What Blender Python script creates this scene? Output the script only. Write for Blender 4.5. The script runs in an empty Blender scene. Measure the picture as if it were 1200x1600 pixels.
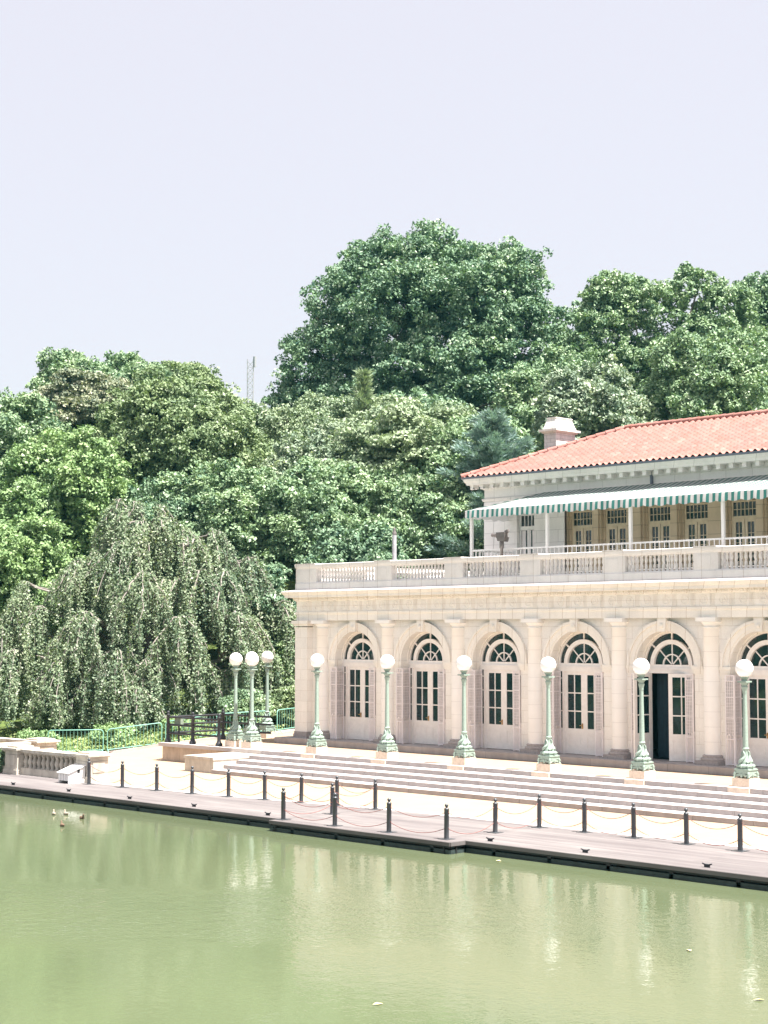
import bpy, math, random
import numpy as np
from mathutils import Vector, Matrix, noise
R = math.radians
random.seed(7)
sc = bpy.context.scene
col = sc.collection

# ------------------------------------------------------------------ camera
cam = bpy.data.cameras.new("camera"); co = bpy.data.objects.new("camera", cam); col.objects.link(co)
cam.sensor_fit = 'VERTICAL'; cam.sensor_height = 36.0
cam.lens = 36.0 * 2569.55 / 1600.0
cam.clip_start = 0.5; cam.clip_end = 3000
YAW, PITCH = 0.791529, 0.0733461
fwd = Vector((-math.sin(YAW)*math.cos(PITCH), math.cos(YAW)*math.cos(PITCH), math.sin(PITCH)))
co.location = (49.076, -44.697, 4.813)
co.rotation_euler = fwd.to_track_quat('-Z', 'Y').to_euler()
sc.camera = co

# ------------------------------------------------------------------ light
sdir = Vector((1.5, 0.22, 3.72)).normalized()          # towards the sun
elev = math.asin(sdir.z); azim = math.atan2(sdir.x, sdir.y)
w = bpy.data.worlds.new("World"); sc.world = w; w.use_nodes = True
nt = w.node_tree; nt.nodes.clear()
out = nt.nodes.new("ShaderNodeOutputWorld"); bg = nt.nodes.new("ShaderNodeBackground")
sky = nt.nodes.new("ShaderNodeTexSky"); sky.sky_type = 'NISHITA'; sky.sun_disc = False
sky.sun_elevation = elev; sky.sun_rotation = azim
sky.dust_density = 4.0; sky.air_density = 1.0; sky.ozone_density = 1.0; sky.altitude = 0
mx = nt.nodes.new("ShaderNodeMixRGB"); mx.blend_type = 'MIX'
mx.inputs[0].default_value = 0.85
HAZE_SKY = (2.38, 2.23, 2.36, 1)
mx.inputs[2].default_value = HAZE_SKY
nt.links.new(sky.outputs[0], mx.inputs[1]); nt.links.new(mx.outputs[0], bg.inputs[0])
bg.inputs[1].default_value = 0.10
nt.links.new(bg.outputs[0], out.inputs[0])
sun = bpy.data.lights.new("sun", 'SUN'); so = bpy.data.objects.new("sun", sun); col.objects.link(so)
sun.energy = 4.6; sun.angle = R(0.6); sun.color = (1.0, 0.955, 0.88)
so.rotation_euler = sdir.to_track_quat('Z', 'Y').to_euler(); so.location = (60, 10, 80)
sc.view_settings.view_transform = 'Standard'; sc.view_settings.look = 'None'
sc.view_settings.gamma = 1; sc.view_settings.use_curve_mapping = False
sc.view_settings.exposure = 1.88
HAZE = 0.00012
sc.cycles.volume_bounces = 0
sc.cycles.max_bounces = 8; sc.cycles.diffuse_bounces = 7; sc.cycles.glossy_bounces = 3
sc.cycles.transparent_max_bounces = 4; sc.cycles.sample_clamp_indirect = 6

# ------------------------------------------------------------------ materials
def new_mat(name, rough=0.7, metal=0.0, spec=0.5):
    m = bpy.data.materials.new(name); m.use_nodes = True
    b = m.node_tree.nodes["Principled BSDF"]
    b.inputs["Roughness"].default_value = rough; b.inputs["Metallic"].default_value = metal
    b.inputs["Specular IOR Level"].default_value = spec
    return m, m.node_tree, b
def coords(nt, kind="Object", scale=(1,1,1), world=False):
    mp = nt.nodes.new("ShaderNodeMapping"); mp.inputs["Scale"].default_value = scale
    if world:
        g = nt.nodes.new("ShaderNodeNewGeometry"); nt.links.new(g.outputs["Position"], mp.inputs[0])
    else:
        t = nt.nodes.new("ShaderNodeTexCoord"); nt.links.new(t.outputs[kind], mp.inputs[0])
    return mp.outputs[0]
def noise_tex(nt, vec, scale, detail=4, rough=0.6):
    n = nt.nodes.new("ShaderNodeTexNoise"); n.inputs["Scale"].default_value = scale
    n.inputs["Detail"].default_value = detail; n.inputs["Roughness"].default_value = rough
    nt.links.new(vec, n.inputs["Vector"]); return n.outputs["Fac"]
def ramp(nt, fac, stops):
    r = nt.nodes.new("ShaderNodeValToRGB"); e = r.color_ramp.elements
    e[0].position, e[0].color = stops[0][0], (*stops[0][1], 1)
    e[1].position, e[1].color = stops[-1][0], (*stops[-1][1], 1)
    for p, c in stops[1:-1]:
        x = e.new(p); x.color = (*c, 1)
    nt.links.new(fac, r.inputs[0]); return r.outputs[0]
def mixc(nt, fac, a, b, mode='MIX'):
    m = nt.nodes.new("ShaderNodeMixRGB"); m.blend_type = mode
    for i, x in ((0, fac), (1, a), (2, b)):
        if isinstance(x, (int, float)): m.inputs[i].default_value = x
        elif isinstance(x, tuple): m.inputs[i].default_value = (*x, 1)
        else: nt.links.new(x, m.inputs[i])
    return m.outputs[0]
def bump(nt, b, h, strength=0.3, dist=0.02):
    n = nt.nodes.new("ShaderNodeBump"); n.inputs["Strength"].default_value = strength
    n.inputs["Distance"].default_value = dist
    nt.links.new(h, n.inputs["Height"]); nt.links.new(n.outputs[0], b.inputs["Normal"]); return n

def plain(name, c, rough=0.6, metal=0.0, var=0.12, scale=6.0, spec=0.4, bmp=0.0):
    m, nt, b = new_mat(name, rough, metal, spec)
    f = noise_tex(nt, coords(nt, world=True), scale, 5)
    lo = tuple(x*(1-var) for x in c); hi = tuple(min(1, x*(1+var)) for x in c)
    nt.links.new(ramp(nt, f, [(0.3, lo), (0.7, hi)]), b.inputs["Base Color"])
    if bmp: bump(nt, b, f, bmp)
    return m
def block_stone(name, c, bw, bh, mortar=0.012, vertical=True, stain=0.25, dark=None, rough=0.7):
    """masonry with thin joints in x/z (world) and weathering"""
    m, nt, b = new_mat(name, rough, 0, 0.3)
    g = nt.nodes.new("ShaderNodeNewGeometry"); s = nt.nodes.new("ShaderNodeSeparateXYZ")
    nt.links.new(g.outputs["Position"], s.inputs[0])
    ad = nt.nodes.new("ShaderNodeMath"); ad.operation = 'ADD'
    nt.links.new(s.outputs[0], ad.inputs[0]); nt.links.new(s.outputs[1], ad.inputs[1])
    cb = nt.nodes.new("ShaderNodeCombineXYZ"); nt.links.new(ad.outputs[0], cb.inputs[0]); nt.links.new(s.outputs[2], cb.inputs[1])
    br = nt.nodes.new("ShaderNodeTexBrick"); nt.links.new(cb.outputs[0], br.inputs["Vector"])
    br.inputs["Scale"].default_value = 1; br.inputs["Brick Width"].default_value = bw
    br.inputs["Row Height"].default_value = bh; br.inputs["Mortar Size"].default_value = mortar
    br.inputs["Mortar Smooth"].default_value = 0.3; br.offset = 0.5
    dk = dark or tuple(x*0.62 for x in c)
    br.inputs["Color1"].default_value = (*c, 1); br.inputs["Color2"].default_value = (*[x*0.93 for x in c], 1)
    br.inputs["Mortar"].default_value = (*dk, 1)
    n = noise_tex(nt, coords(nt, world=True, scale=(1.2, 1.2, 0.5)), 1.5, 6, 0.65)
    st = ramp(nt, n, [(0.35, (1-stain,)*3), (0.6, (1, 1, 1))])
    n2 = noise_tex(nt, coords(nt, world=True), 22, 3)
    st2 = ramp(nt, n2, [(0.3, (0.93,)*3), (0.7, (1, 1, 1))])
    c1 = mixc(nt, 1.0, br.outputs["Color"], st, 'MULTIPLY')
    nt.links.new(mixc(nt, 1.0, c1, st2, 'MULTIPLY'), b.inputs["Base Color"])
    iv = nt.nodes.new("ShaderNodeMath"); iv.operation = 'SUBTRACT'; iv.inputs[0].default_value = 1
    nt.links.new(br.outputs["Fac"], iv.inputs[1])
    bump(nt, b, iv.outputs[0], 0.5, 0.01)
    return m

def courses(name, c, h):
    m, nt, b = new_mat(name, 0.7, 0, 0.3)
    g = nt.nodes.new("ShaderNodeNewGeometry"); s = nt.nodes.new("ShaderNodeSeparateXYZ"); nt.links.new(g.outputs["Position"], s.inputs[0])
    d = nt.nodes.new("ShaderNodeMath"); d.operation = 'DIVIDE'; d.inputs[1].default_value = h; nt.links.new(s.outputs[2], d.inputs[0])
    f = nt.nodes.new("ShaderNodeMath"); f.operation = 'FRACT'; nt.links.new(d.outputs[0], f.inputs[0])
    j = ramp(nt, f.outputs[0], [(0.0, tuple(x*0.80 for x in c)), (0.02, tuple(x*0.80 for x in c)), (0.03, c)])
    n = noise_tex(nt, coords(nt, world=True), 2.0, 5)
    nt.links.new(mixc(nt, 1.0, j, ramp(nt, n, [(0.3, (0.95,)*3), (0.7, (1, 1, 1))]), 'MULTIPLY'), b.inputs["Base Color"])
    return m
M = {}
CREAM = (0.90, 0.865, 0.82)
M['cream'] = block_stone('cream_terracotta', CREAM, 0.95, 0.46, 0.009, stain=0.06, dark=(0.74,0.69,0.63))
M['creamtrim'] = block_stone('cream_trim', (0.90, 0.86, 0.80), 0.62, 30.0, 0.010, stain=0.08, dark=(0.58,0.50,0.42))
M['shaft'] = courses('column_terracotta', (0.90, 0.875, 0.845), 0.52)
M['parapet'] = block_stone('parapet_terracotta', (0.80, 0.775, 0.755), 0.85, 6.0, 0.012, stain=0.10, dark=(0.55,0.50,0.46))
M['upper'] = block_stone('upper_white_brick', (0.88, 0.855, 0.845), 1.15, 0.50, 0.012, stain=0.06, dark=(0.62,0.6,0.6))
M['tan'] = block_stone('upper_tan_terracotta', (0.66, 0.54, 0.39), 1.2, 0.50, 0.014, stain=0.12)
M['tanframe'] = plain('tan_paint', (0.70, 0.60, 0.45), 0.5)
M['whitetrim'] = block_stone('pale_cornice', (0.82, 0.79, 0.755), 0.9, 30, 0.011, stain=0.10)
M['copper'] = plain('gutter_metal', (0.16, 0.18, 0.23), 0.5, 0.3)
M['paint'] = plain('lilac_grey_paint', (0.85, 0.81, 0.78), 0.45, var=0.05)
M['gate'] = plain('gate_paint', (0.82, 0.77, 0.78), 0.5, var=0.06)
M['granite'] = block_stone('grey_granite', (0.40, 0.365, 0.36), 1.7, 20.0, 0.012, stain=0.22)
M['granitebase'] = plain('base_granite', (0.36, 0.32, 0.31), 0.7, var=0.18, scale=14)
M['pedestal'] = plain('warm_granite', (0.60, 0.50, 0.41), 0.75, var=0.14, scale=9)
M['oldstone'] = block_stone('weathered_limestone', (0.60, 0.55, 0.48), 3.0, 20.0, 0.010, stain=0.35)
M['tanstone'] = block_stone('tan_sandstone', (0.52, 0.42, 0.335), 2.2, 20.0, 0.010, stain=0.30)
M['chimney'] = block_stone('chimney_stone', (0.80, 0.775, 0.775), 0.42, 0.16, 0.010, stain=0.3)
M['white'] = plain('white_paint', (0.80, 0.79, 0.78), 0.45, var=0.04)
M['green_iron'] = plain('pale_green_iron', (0.27, 0.35, 0.305), 0.5, var=0.14, scale=18)
M['barrier'] = plain('green_barrier_paint', (0.17, 0.38, 0.315), 0.4, var=0.08)
M['bollard'] = plain('charcoal_metal', (0.085, 0.09, 0.10), 0.4, 0.3)
M['rail'] = plain('dark_rail', (0.030, 0.030, 0.036), 0.5, 0.2)
M['chain'] = plain('rusty_chain', (0.27, 0.12, 0.105), 0.7, 0.2, var=0.3, scale=30)
M['black'] = plain('opening_black', (0.02, 0.022, 0.025), 0.6)
M['darkroom'] = plain('unlit_interior_black', (0.012, 0.02, 0.03), 0.9)
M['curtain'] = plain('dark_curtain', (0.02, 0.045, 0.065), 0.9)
M['brass'] = plain('brass', (0.45, 0.26, 0.10), 0.35, 0.8)
M['opal'], _nt, _b = new_mat('opal_glass', 0.25, 0, 0.5); _b.inputs["Base Color"].default_value = (0.90, 0.89, 0.89, 1)
_b.inputs["Subsurface Weight"].default_value = 0.0
M['float'] = plain('float_dark', (0.035, 0.05, 0.05), 0.6, var=0.3)
M['viewer'] = plain('viewer_grey', (0.17, 0.15, 0.145), 0.45, 0.4)
M['duckbody'] = plain('duck_feathers', (0.14, 0.09, 0.06), 0.8, var=0.3, scale=30)
M['duckpale'] = plain('duck_pale', (0.28, 0.24, 0.19), 0.8, var=0.2, scale=30)
M['yellowleaf'] = plain('fallen_leaf', (0.70, 0.60, 0.30), 0.7)
M['mast'] = plain('mast_metal', (0.34, 0.34, 0.36), 0.6, 0.3)
M['cabinet'] = plain('cabinet_green', (0.20, 0.25, 0.20), 0.6)

# glass: dark and reflective
m, nt, b = new_mat('window_glass', 0.04, 0, 0.8)
n = noise_tex(nt, coords(nt, world=True), 2.3, 2)
nt.links.new(ramp(nt, n, [(0.3, (0.006, 0.022, 0.026)), (0.7, (0.015, 0.04, 0.042))]), b.inputs["Base Color"])
bump(nt, b, noise_tex(nt, coords(nt, world=True), 1.7, 1), 0.15, 0.02)
b.inputs["IOR"].default_value = 1.5
M['glass'] = m

# roof tiles : per tile colour
m, nt, b = new_mat('terracotta_tiles', 0.75, 0, 0.25)
g = nt.nodes.new("ShaderNodeNewGeometry"); vm = nt.nodes.new("ShaderNodeVectorMath"); vm.operation = 'DIVIDE'
vm.inputs[1].default_value = (0.30, 0.256, 50.0); nt.links.new(g.outputs["Position"], vm.inputs[0])
fl = nt.nodes.new("ShaderNodeVectorMath"); fl.operation = 'FLOOR'; nt.links.new(vm.outputs[0], fl.inputs[0])
wn = nt.nodes.new("ShaderNodeTexWhiteNoise"); nt.links.new(fl.outputs[0], wn.inputs[0])
c = ramp(nt, wn.outputs[0], [(0, (0.33, 0.145, 0.118)), (0.4, (0.345, 0.165, 0.139)), (0.85, (0.36, 0.175, 0.149)), (1, (0.395, 0.205, 0.175))])
n = noise_tex(nt, coords(nt, world=True), 0.9, 5); st = ramp(nt, n, [(0.3, (0.82, 0.82, 0.85)), (0.65, (1, 1, 1))])
nt.links.new(mixc(nt, 1.0, c, st, 'MULTIPLY'), b.inputs["Base Color"])
M['tiles'] = m

# awning canvas: stripes along x
def awning_mat(name, green, white):
    m, nt, b = new_mat(name, 0.8, 0, 0.2)
    t = nt.nodes.new("ShaderNodeNewGeometry"); s = nt.nodes.new("ShaderNodeSeparateXYZ"); nt.links.new(t.outputs["Position"], s.inputs[0])
    mo = nt.nodes.new("ShaderNodeMath"); mo.operation = 'FRACT'; dv = nt.nodes.new("ShaderNodeMath"); dv.operation = 'DIVIDE'
    dv.inputs[1].default_value = 0.262; nt.links.new(s.outputs[0], dv.inputs[0]); nt.links.new(dv.outputs[0], mo.inputs[0])
    gt = nt.nodes.new("ShaderNodeMath"); gt.operation = 'GREATER_THAN'; gt.inputs[1].default_value = 0.52
    nt.links.new(mo.outputs[0], gt.inputs[0])
    c = mixc(nt, gt.outputs[0], white, green)
    n = noise_tex(nt, coords(nt, world=True), 1.3, 4)
    nt.links.new(mixc(nt, 1.0, c, ramp(nt, n, [(0.3, (0.9,)*3), (0.7, (1, 1, 1))]), 'MULTIPLY'), b.inputs["Base Color"])
    tr = nt.nodes.new("ShaderNodeBsdfTranslucent"); nt.links.new(c, tr.inputs[0])
    ms = nt.nodes.new("ShaderNodeMixShader"); ms.inputs[0].default_value = 0.25
    nt.links.new(b.outputs[0], ms.inputs[1]); nt.links.new(tr.outputs[0], ms.inputs[2])
    nt.links.new(ms.outputs[0], nt.nodes["Material Output"].inputs[0])
    return m
M['valance'] = awning_mat('awning_stripes', (0.075, 0.28, 0.255), (0.80, 0.79, 0.80))
M['canopy'] = awning_mat('awning_top_stripes', (0.13, 0.215, 0.197), (0.46, 0.46, 0.46))  # top stripes lower in contrast than those of the valance

# paving
m, nt, b = new_mat('terrace_paving', 0.85, 0, 0.2)
v = coords(nt, world=True)
br = nt.nodes.new("ShaderNodeTexBrick"); nt.links.new(v, br.inputs["Vector"])
br.inputs["Scale"].default_value = 1; br.inputs["Brick Width"].default_value = 1.2; br.inputs["Row Height"].default_value = 0.6
br.inputs["Mortar Size"].default_value = 0.01
br.inputs["Color1"].default_value = (0.35, 0.262, 0.19, 1); br.inputs["Color2"].default_value = (0.34, 0.254, 0.183, 1); br.inputs["Mortar"].default_value = (0.33, 0.24, 0.17, 1)
n = noise_tex(nt, v, 0.8, 6)
nt.links.new(mixc(nt, 1, br.outputs[0], ramp(nt, n, [(0.3, (0.95, 0.94, 0.93)), (0.65, (1, 1, 1))]), 'MULTIPLY'), b.inputs["Base Color"])
bump(nt, b, noise_tex(nt, v, 30, 3), 0.1, 0.01)
M['paving'] = m
M['gatemesh'] = plain('gate_mesh', (0.50, 0.465, 0.465), 0.6)
M['nosing'] = plain('pale_stone_lit_tread', (0.46, 0.42, 0.41), 0.8, var=0.06, scale=4)

# dock planks running along x
m, nt, b = new_mat('dock_planks', 0.8, 0, 0.25)
v = coords(nt, world=True)
br = nt.nodes.new("ShaderNodeTexBrick"); nt.links.new(v, br.inputs["Vector"])
br.inputs["Scale"].default_value = 1; br.inputs["Brick Width"].default_value = 4.6; br.inputs["Row Height"].default_value = 0.16
br.inputs["Mortar Size"].default_value = 0.006
br.inputs["Color1"].default_value = (0.175, 0.165, 0.162, 1); br.inputs["Color2"].default_value = (0.138, 0.130, 0.128, 1); br.inputs["Mortar"].default_value = (0.16, 0.13, 0.13, 1)
n = noise_tex(nt, coords(nt, world=True, scale=(0.35, 5, 1)), 1.2, 6)
n3 = noise_tex(nt, coords(nt, world=True, scale=(0.25, 1, 1)), 0.8, 4)
c = mixc(nt, 1, br.outputs[0], ramp(nt, n, [(0.3, (0.80, 0.76, 0.78)), (0.7, (1.12, 1.1, 1.1))]), 'MULTIPLY')
c = mixc(nt, 1, c, ramp(nt, n3, [(0.35, (0.84, 0.82, 0.84)), (0.65, (1.1, 1.1, 1.1))]), 'MULTIPLY')
nt.links.new(c, b.inputs["Base Color"])
M['planks'] = m

WZ_ = -1.10
# water
m, nt, b = new_mat('lake_water', 0.03, 0, 0.5)
b.inputs["IOR"].default_value = 1.333
v = coords(nt, world=True)
nv = noise_tex(nt, v, 0.07, 3)
nt.links.new(ramp(nt, nv, [(0.3, (0.088, 0.112, 0.062)), (0.7, (0.112, 0.132, 0.074))]), b.inputs["Base Color"])
# wind patch (world position) : stronger ripples
g = nt.nodes.new("ShaderNodeNewGeometry")
mp2 = nt.nodes.new("ShaderNodeMapping"); mp2.vector_type = 'TEXTURE'; mp2.inputs["Location"].default_value = (18.5, -25.0, WZ_)
mp2.inputs["Rotation"].default_value = (0, 0, R(40)); mp2.inputs["Scale"].default_value = (11.5, 3.4, 1)
nt.links.new(g.outputs["Position"], mp2.inputs[0])
ln = nt.nodes.new("ShaderNodeVectorMath"); ln.operation = 'LENGTH'; nt.links.new(mp2.outputs[0], ln.inputs[0])
nw = noise_tex(nt, v, 0.25, 4)
ad = nt.nodes.new("ShaderNodeMath"); ad.operation = 'ADD'; nt.links.new(ln.outputs["Value"], ad.inputs[0]); nt.links.new(nw, ad.inputs[1])
sb2 = nt.nodes.new('ShaderNodeMath'); sb2.operation = 'MULTIPLY'; sb2.inputs[1].default_value = 0.5; nt.links.new(ad.outputs[0], sb2.inputs[0])
patch = ramp(nt, sb2.outputs[0], [(0.62, (1, 1, 1)), (0.88, (0, 0, 0))])
r1 = noise_tex(nt, coords(nt, world=True, scale=(1, 1, 1)), 3.2, 3, 0.55)
r2 = noise_tex(nt, coords(nt, world=True, scale=(1, 1, 1)), 11.0, 2, 0.5)
h = nt.nodes.new("ShaderNodeMath"); h.operation = 'ADD'; nt.links.new(r1, h.inputs[0]); 
h2 = nt.nodes.new("ShaderNodeMath"); h2.operation = 'MULTIPLY'; h2.inputs[1].default_value = 0.35; nt.links.new(r2, h2.inputs[0]); nt.links.new(h2.outputs[0], h.inputs[1])
bn = bump(nt, b, h.outputs[0], 0.2, 0.075)
mr = nt.nodes.new("ShaderNodeMapRange"); mr.inputs["To Min"].default_value = 0.052; mr.inputs["To Max"].default_value = 0.25
sp = nt.nodes.new("ShaderNodeSeparateColor"); nt.links.new(patch, sp.inputs[0]); nt.links.new(sp.outputs[0], mr.inputs["Value"])
nt.links.new(mr.outputs[0], bn.inputs["Strength"])
M['water'] = m

# ground
m, nt, b = new_mat('wooded_ground', 0.95, 0, 0.1)
n = noise_tex(nt, coords(nt, world=True), 0.6, 6)
nt.links.new(ramp(nt, n, [(0.3, (0.045, 0.06, 0.025)), (0.55, (0.10, 0.14, 0.04)), (0.7, (0.17, 0.15, 0.09))]), b.inputs["Base Color"])
M['ground'] = m

def leaf_mat(name, dark, light, pale, transl=0.13, rough=0.6, spec=0.3):
    m, nt, b = new_mat(name, rough, 0, spec)
    at = nt.nodes.new("ShaderNodeAttribute"); at.attribute_name = 'var'
    c = ramp(nt, at.outputs["Fac"], [(0.0, dark), (0.42, light), (0.78, light), (1.0, pale)])  # pale end of the random leaf tones paints in highlights and glints
    n = noise_tex(nt, coords(nt, world=True), 0.35, 3)
    c = mixc(nt, 1, c, ramp(nt, n, [(0.3, (0.82, 0.86, 0.84)), (0.7, (1.15, 1.1, 1.0))]), 'MULTIPLY')
    nt.links.new(c, b.inputs["Base Color"])
    tr = nt.nodes.new("ShaderNodeBsdfTranslucent"); nt.links.new(mixc(nt, 1, c, (1.2, 1.35, 0.6), 'MULTIPLY'), tr.inputs[0])
    ms = nt.nodes.new("ShaderNodeMixShader"); ms.inputs[0].default_value = transl
    nt.links.new(b.outputs[0], ms.inputs[1]); nt.links.new(tr.outputs[0], ms.inputs[2])
    nt.links.new(ms.outputs[0], nt.nodes["Material Output"].inputs[0])
    return m
L = {}
L['deep'] = leaf_mat('leaf_deep', (0.030, 0.085, 0.067), (0.156, 0.250, 0.161), (0.520, 0.620, 0.501))
L['bright'] = leaf_mat('leaf_bright', (0.091, 0.175, 0.075), (0.219, 0.327, 0.150), (0.423, 0.524, 0.352))
L['olive'] = leaf_mat('leaf_olive', (0.084, 0.141, 0.077), (0.202, 0.272, 0.146), (0.405, 0.483, 0.350))
L['pale'] = leaf_mat('leaf_pale', (0.079, 0.135, 0.099), (0.255, 0.326, 0.247), (0.629, 0.671, 0.552))
L['beige'] = leaf_mat('leaf_beige', (0.059, 0.104, 0.087), (0.235, 0.264, 0.185), (0.603, 0.577, 0.485))
L['mid'] = leaf_mat('leaf_mid', (0.057, 0.127, 0.084), (0.219, 0.316, 0.189), (0.548, 0.643, 0.515))
L['pine'] = leaf_mat('needle_olive', (0.116, 0.172, 0.121), (0.260, 0.333, 0.223), (0.433, 0.486, 0.383), 0.15, 0.6, 0.3)
L['bluepine'] = leaf_mat('needle_blue', (0.116, 0.197, 0.192), (0.243, 0.343, 0.341), (0.413, 0.504, 0.511), 0.15, 0.6, 0.3)
L['weep'] = leaf_mat('leaf_weeping', (0.065, 0.120, 0.084), (0.211, 0.277, 0.183), (0.493, 0.534, 0.444), 0.2)
L['grass'] = leaf_mat('grass_blade', (0.107, 0.174, 0.060), (0.246, 0.323, 0.122), (0.411, 0.442, 0.262))
M['bark'] = plain('bark', (0.13, 0.10, 0.08), 0.9, var=0.3, scale=5, bmp=0.4)
M['barkpale'] = plain('pale_bark', (0.25, 0.225, 0.205), 0.9, var=0.25, scale=5, bmp=0.4)

# ------------------------------------------------------------------ mesh helpers
class MB:
    def __init__(s): s.v = []; s.f = []; s.sm = []
    def add(s, vs, fs, smooth=False):
        o = len(s.v); s.v.extend([tuple(p) for p in vs])
        for f in fs: s.f.append(tuple(i+o for i in f)); s.sm.append(smooth)
        return s
    def box(s, x0, x1, y0, y1, z0, z1):
        return s.add([(x0,y0,z0),(x1,y0,z0),(x1,y1,z0),(x0,y1,z0),(x0,y0,z1),(x1,y0,z1),(x1,y1,z1),(x0,y1,z1)],
                     [(0,3,2,1),(4,5,6,7),(0,1,5,4),(1,2,6,5),(2,3,7,6),(3,0,4,7)])
    def bar(s, a, b, w, h=None):
        h = h or w; a = Vector(a); b = Vector(b); d = (b-a).normalized()
        up = Vector((0,0,1)) if abs(d.z) < 0.95 else Vector((1,0,0))
        x = d.cross(up).normalized()*w/2; y = x.cross(d).normalized()*h/2
        vs = [a-x-y, a+x-y, a+x+y, a-x+y, b-x-y, b+x-y, b+x+y, b-x+y]
        return s.add(vs, [(0,3,2,1),(4,5,6,7),(0,1,5,4),(1,2,6,5),(2,3,7,6),(3,0,4,7)])
    def tube(s, pts, rad, n=8, cap=True):
        pts = [Vector(p) for p in pts]; rad = rad if isinstance(rad, (list, tuple)) else [rad]*len(pts)
        vs = []; prev = None
        for i, p in enumerate(pts):
            d = (pts[min(i+1, len(pts)-1)]-pts[max(i-1, 0)]).normalized()
            if prev is None:
                up = Vector((0,0,1)) if abs(d.z) < 0.9 else Vector((1,0,0)); x = d.cross(up).normalized()
            else: x = (prev - d*prev.dot(d)).normalized()
            prev = x; y = d.cross(x)
            for k in range(n):
                a = 2*math.pi*k/n; vs.append(p + (x*math.cos(a)+y*math.sin(a))*rad[i])
        fs = [(i*n+k, i*n+(k+1) % n, (i+1)*n+(k+1) % n, (i+1)*n+k) for i in range(len(pts)-1) for k in range(n)]
        s.add(vs, fs, True)
        if cap:
            s.add([vs[k] for k in range(n)], [tuple(reversed(range(n)))]); s.add(vs[-n:], [tuple(range(n))])
        return s
    def lathe(s, prof, c=(0,0), n=24, smooth=True, z0=0.0):
        vs = []
        for r, z in prof:
            for k in range(n):
                a = 2*math.pi*k/n; vs.append((c[0]+r*math.cos(a), c[1]+r*math.sin(a), z+z0))
        fs = [(i*n+k, i*n+(k+1) % n, (i+1)*n+(k+1) % n, (i+1)*n+k) for i in range(len(prof)-1) for k in range(n)]
        s.add(vs, fs, smooth)
        s.add(vs[:n], [tuple(reversed(range(n)))]); s.add(vs[-n:], [tuple(range(n))]); return s
    def prism(s, poly, axis, a, b):
        """poly = 2d outline in the plane across `axis`, extruded from a to b"""
        def P(p, t):
            return (t, p[0], p[1]) if axis == 0 else (p[0], t, p[1]) if axis == 1 else (p[0], p[1], t)
        n = len(poly); vs = [P(p, a) for p in poly]+[P(p, b) for p in poly]
        return s.add(vs, [tuple(range(n)), tuple(reversed(range(n, 2*n)))]+[(i, i+n, (i+1) % n+n, (i+1) % n) for i in range(n)])
    def ring(s, cx, cz, r0, r1, y0, y1, a0=0, a1=math.pi, n=20):
        """flat arc band in the xz plane with depth y0..y1"""
        vs = []
        for i in range(n+1):
            a = a0+(a1-a0)*i/n; c, d = math.cos(a), math.sin(a)
            for r in (r0, r1):
                for y in (y0, y1): vs.append((cx+r*c, y, cz+r*d))
        fs = []
        for i in range(n):
            o = i*4; p = o+4
            fs += [(o, p, p+2, o+2), (o+1, o+3, p+3, p+1), (o+2, p+2, p+3, o+3), (o, o+1, p+1, p)]
        fs += [(0, 2, 3, 1), (n*4, n*4+1, n*4+3, n*4+2)]
        return s.add(vs, fs)
    def sweep(s, prof, path, closed=False):
        """prof [(out, z)], path plan points; outward = right hand side of travel"""
        n = len(path); P = [Vector((p[0], p[1])) for p in path]; offs = []
        for i in range(n):
            ds = []
            if i > 0: ds.append((P[i]-P[i-1]).normalized())
            if i < n-1: ds.append((P[i+1]-P[i]).normalized())
            ns = [Vector((d.y, -d.x)) for d in ds]
            if len(ns) == 1: offs.append(ns[0])
            else:
                m = (ns[0]+ns[1]).normalized(); offs.append(m / max(0.2, m.dot(ns[0])))
        vs = [(P[i].x+offs[i].x*o, P[i].y+offs[i].y*o, z) for i in range(n) for o, z in prof]
        k = len(prof)
        fs = [(i*k+j, (i+1)*k+j, (i+1)*k+j+1, i*k+j+1) for i in range(n-1) for j in range(k-1)]
        return s.add(vs, fs)
    def build(s, name, mat, parent=None, org=None, loc=None):
        v = s.v
        if org is not None: v = [(p[0]-org[0], p[1]-org[1], p[2]-org[2]) for p in v]
        me = bpy.data.meshes.new(name); me.from_pydata(v, [], s.f)
        me.polygons.foreach_set('use_smooth', s.sm); me.materials.append(mat); me.update()
        o = bpy.data.objects.new(name, me); col.objects.link(o)
        if parent: o.parent = parent
        if loc is not None: o.location = loc
        return o

def tag(o, label=None, cat=None, group=None, kind=None):
    if label: o['label'] = label
    if cat: o['category'] = cat
    if group: o['group'] = group
    if kind: o['kind'] = kind
    return o
def empty(name, loc, rz=0.0):
    o = bpy.data.objects.new(name, None); col.objects.link(o); o.location = loc; o.rotation_euler = (0, 0, rz)
    o.empty_display_size = 0.3; return o
def kids(o): return [c for c in list(bpy.data.objects) if c.parent == o]
def copy_tree(o, parent=None, loc=None, cache=None):
    c = o.copy(); col.objects.link(c); c.parent = parent
    if loc is not None: c.location = loc
    for ch in (o.children): copy_tree(ch, c)
    return c
ORD = ['first','second','third','fourth','fifth','sixth','seventh','eighth','ninth','tenth','eleventh','twelfth','thirteenth','fourteenth','fifteenth','sixteenth','seventeenth','eighteenth','nineteenth','twentieth','twenty-first','twenty-second']

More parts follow.
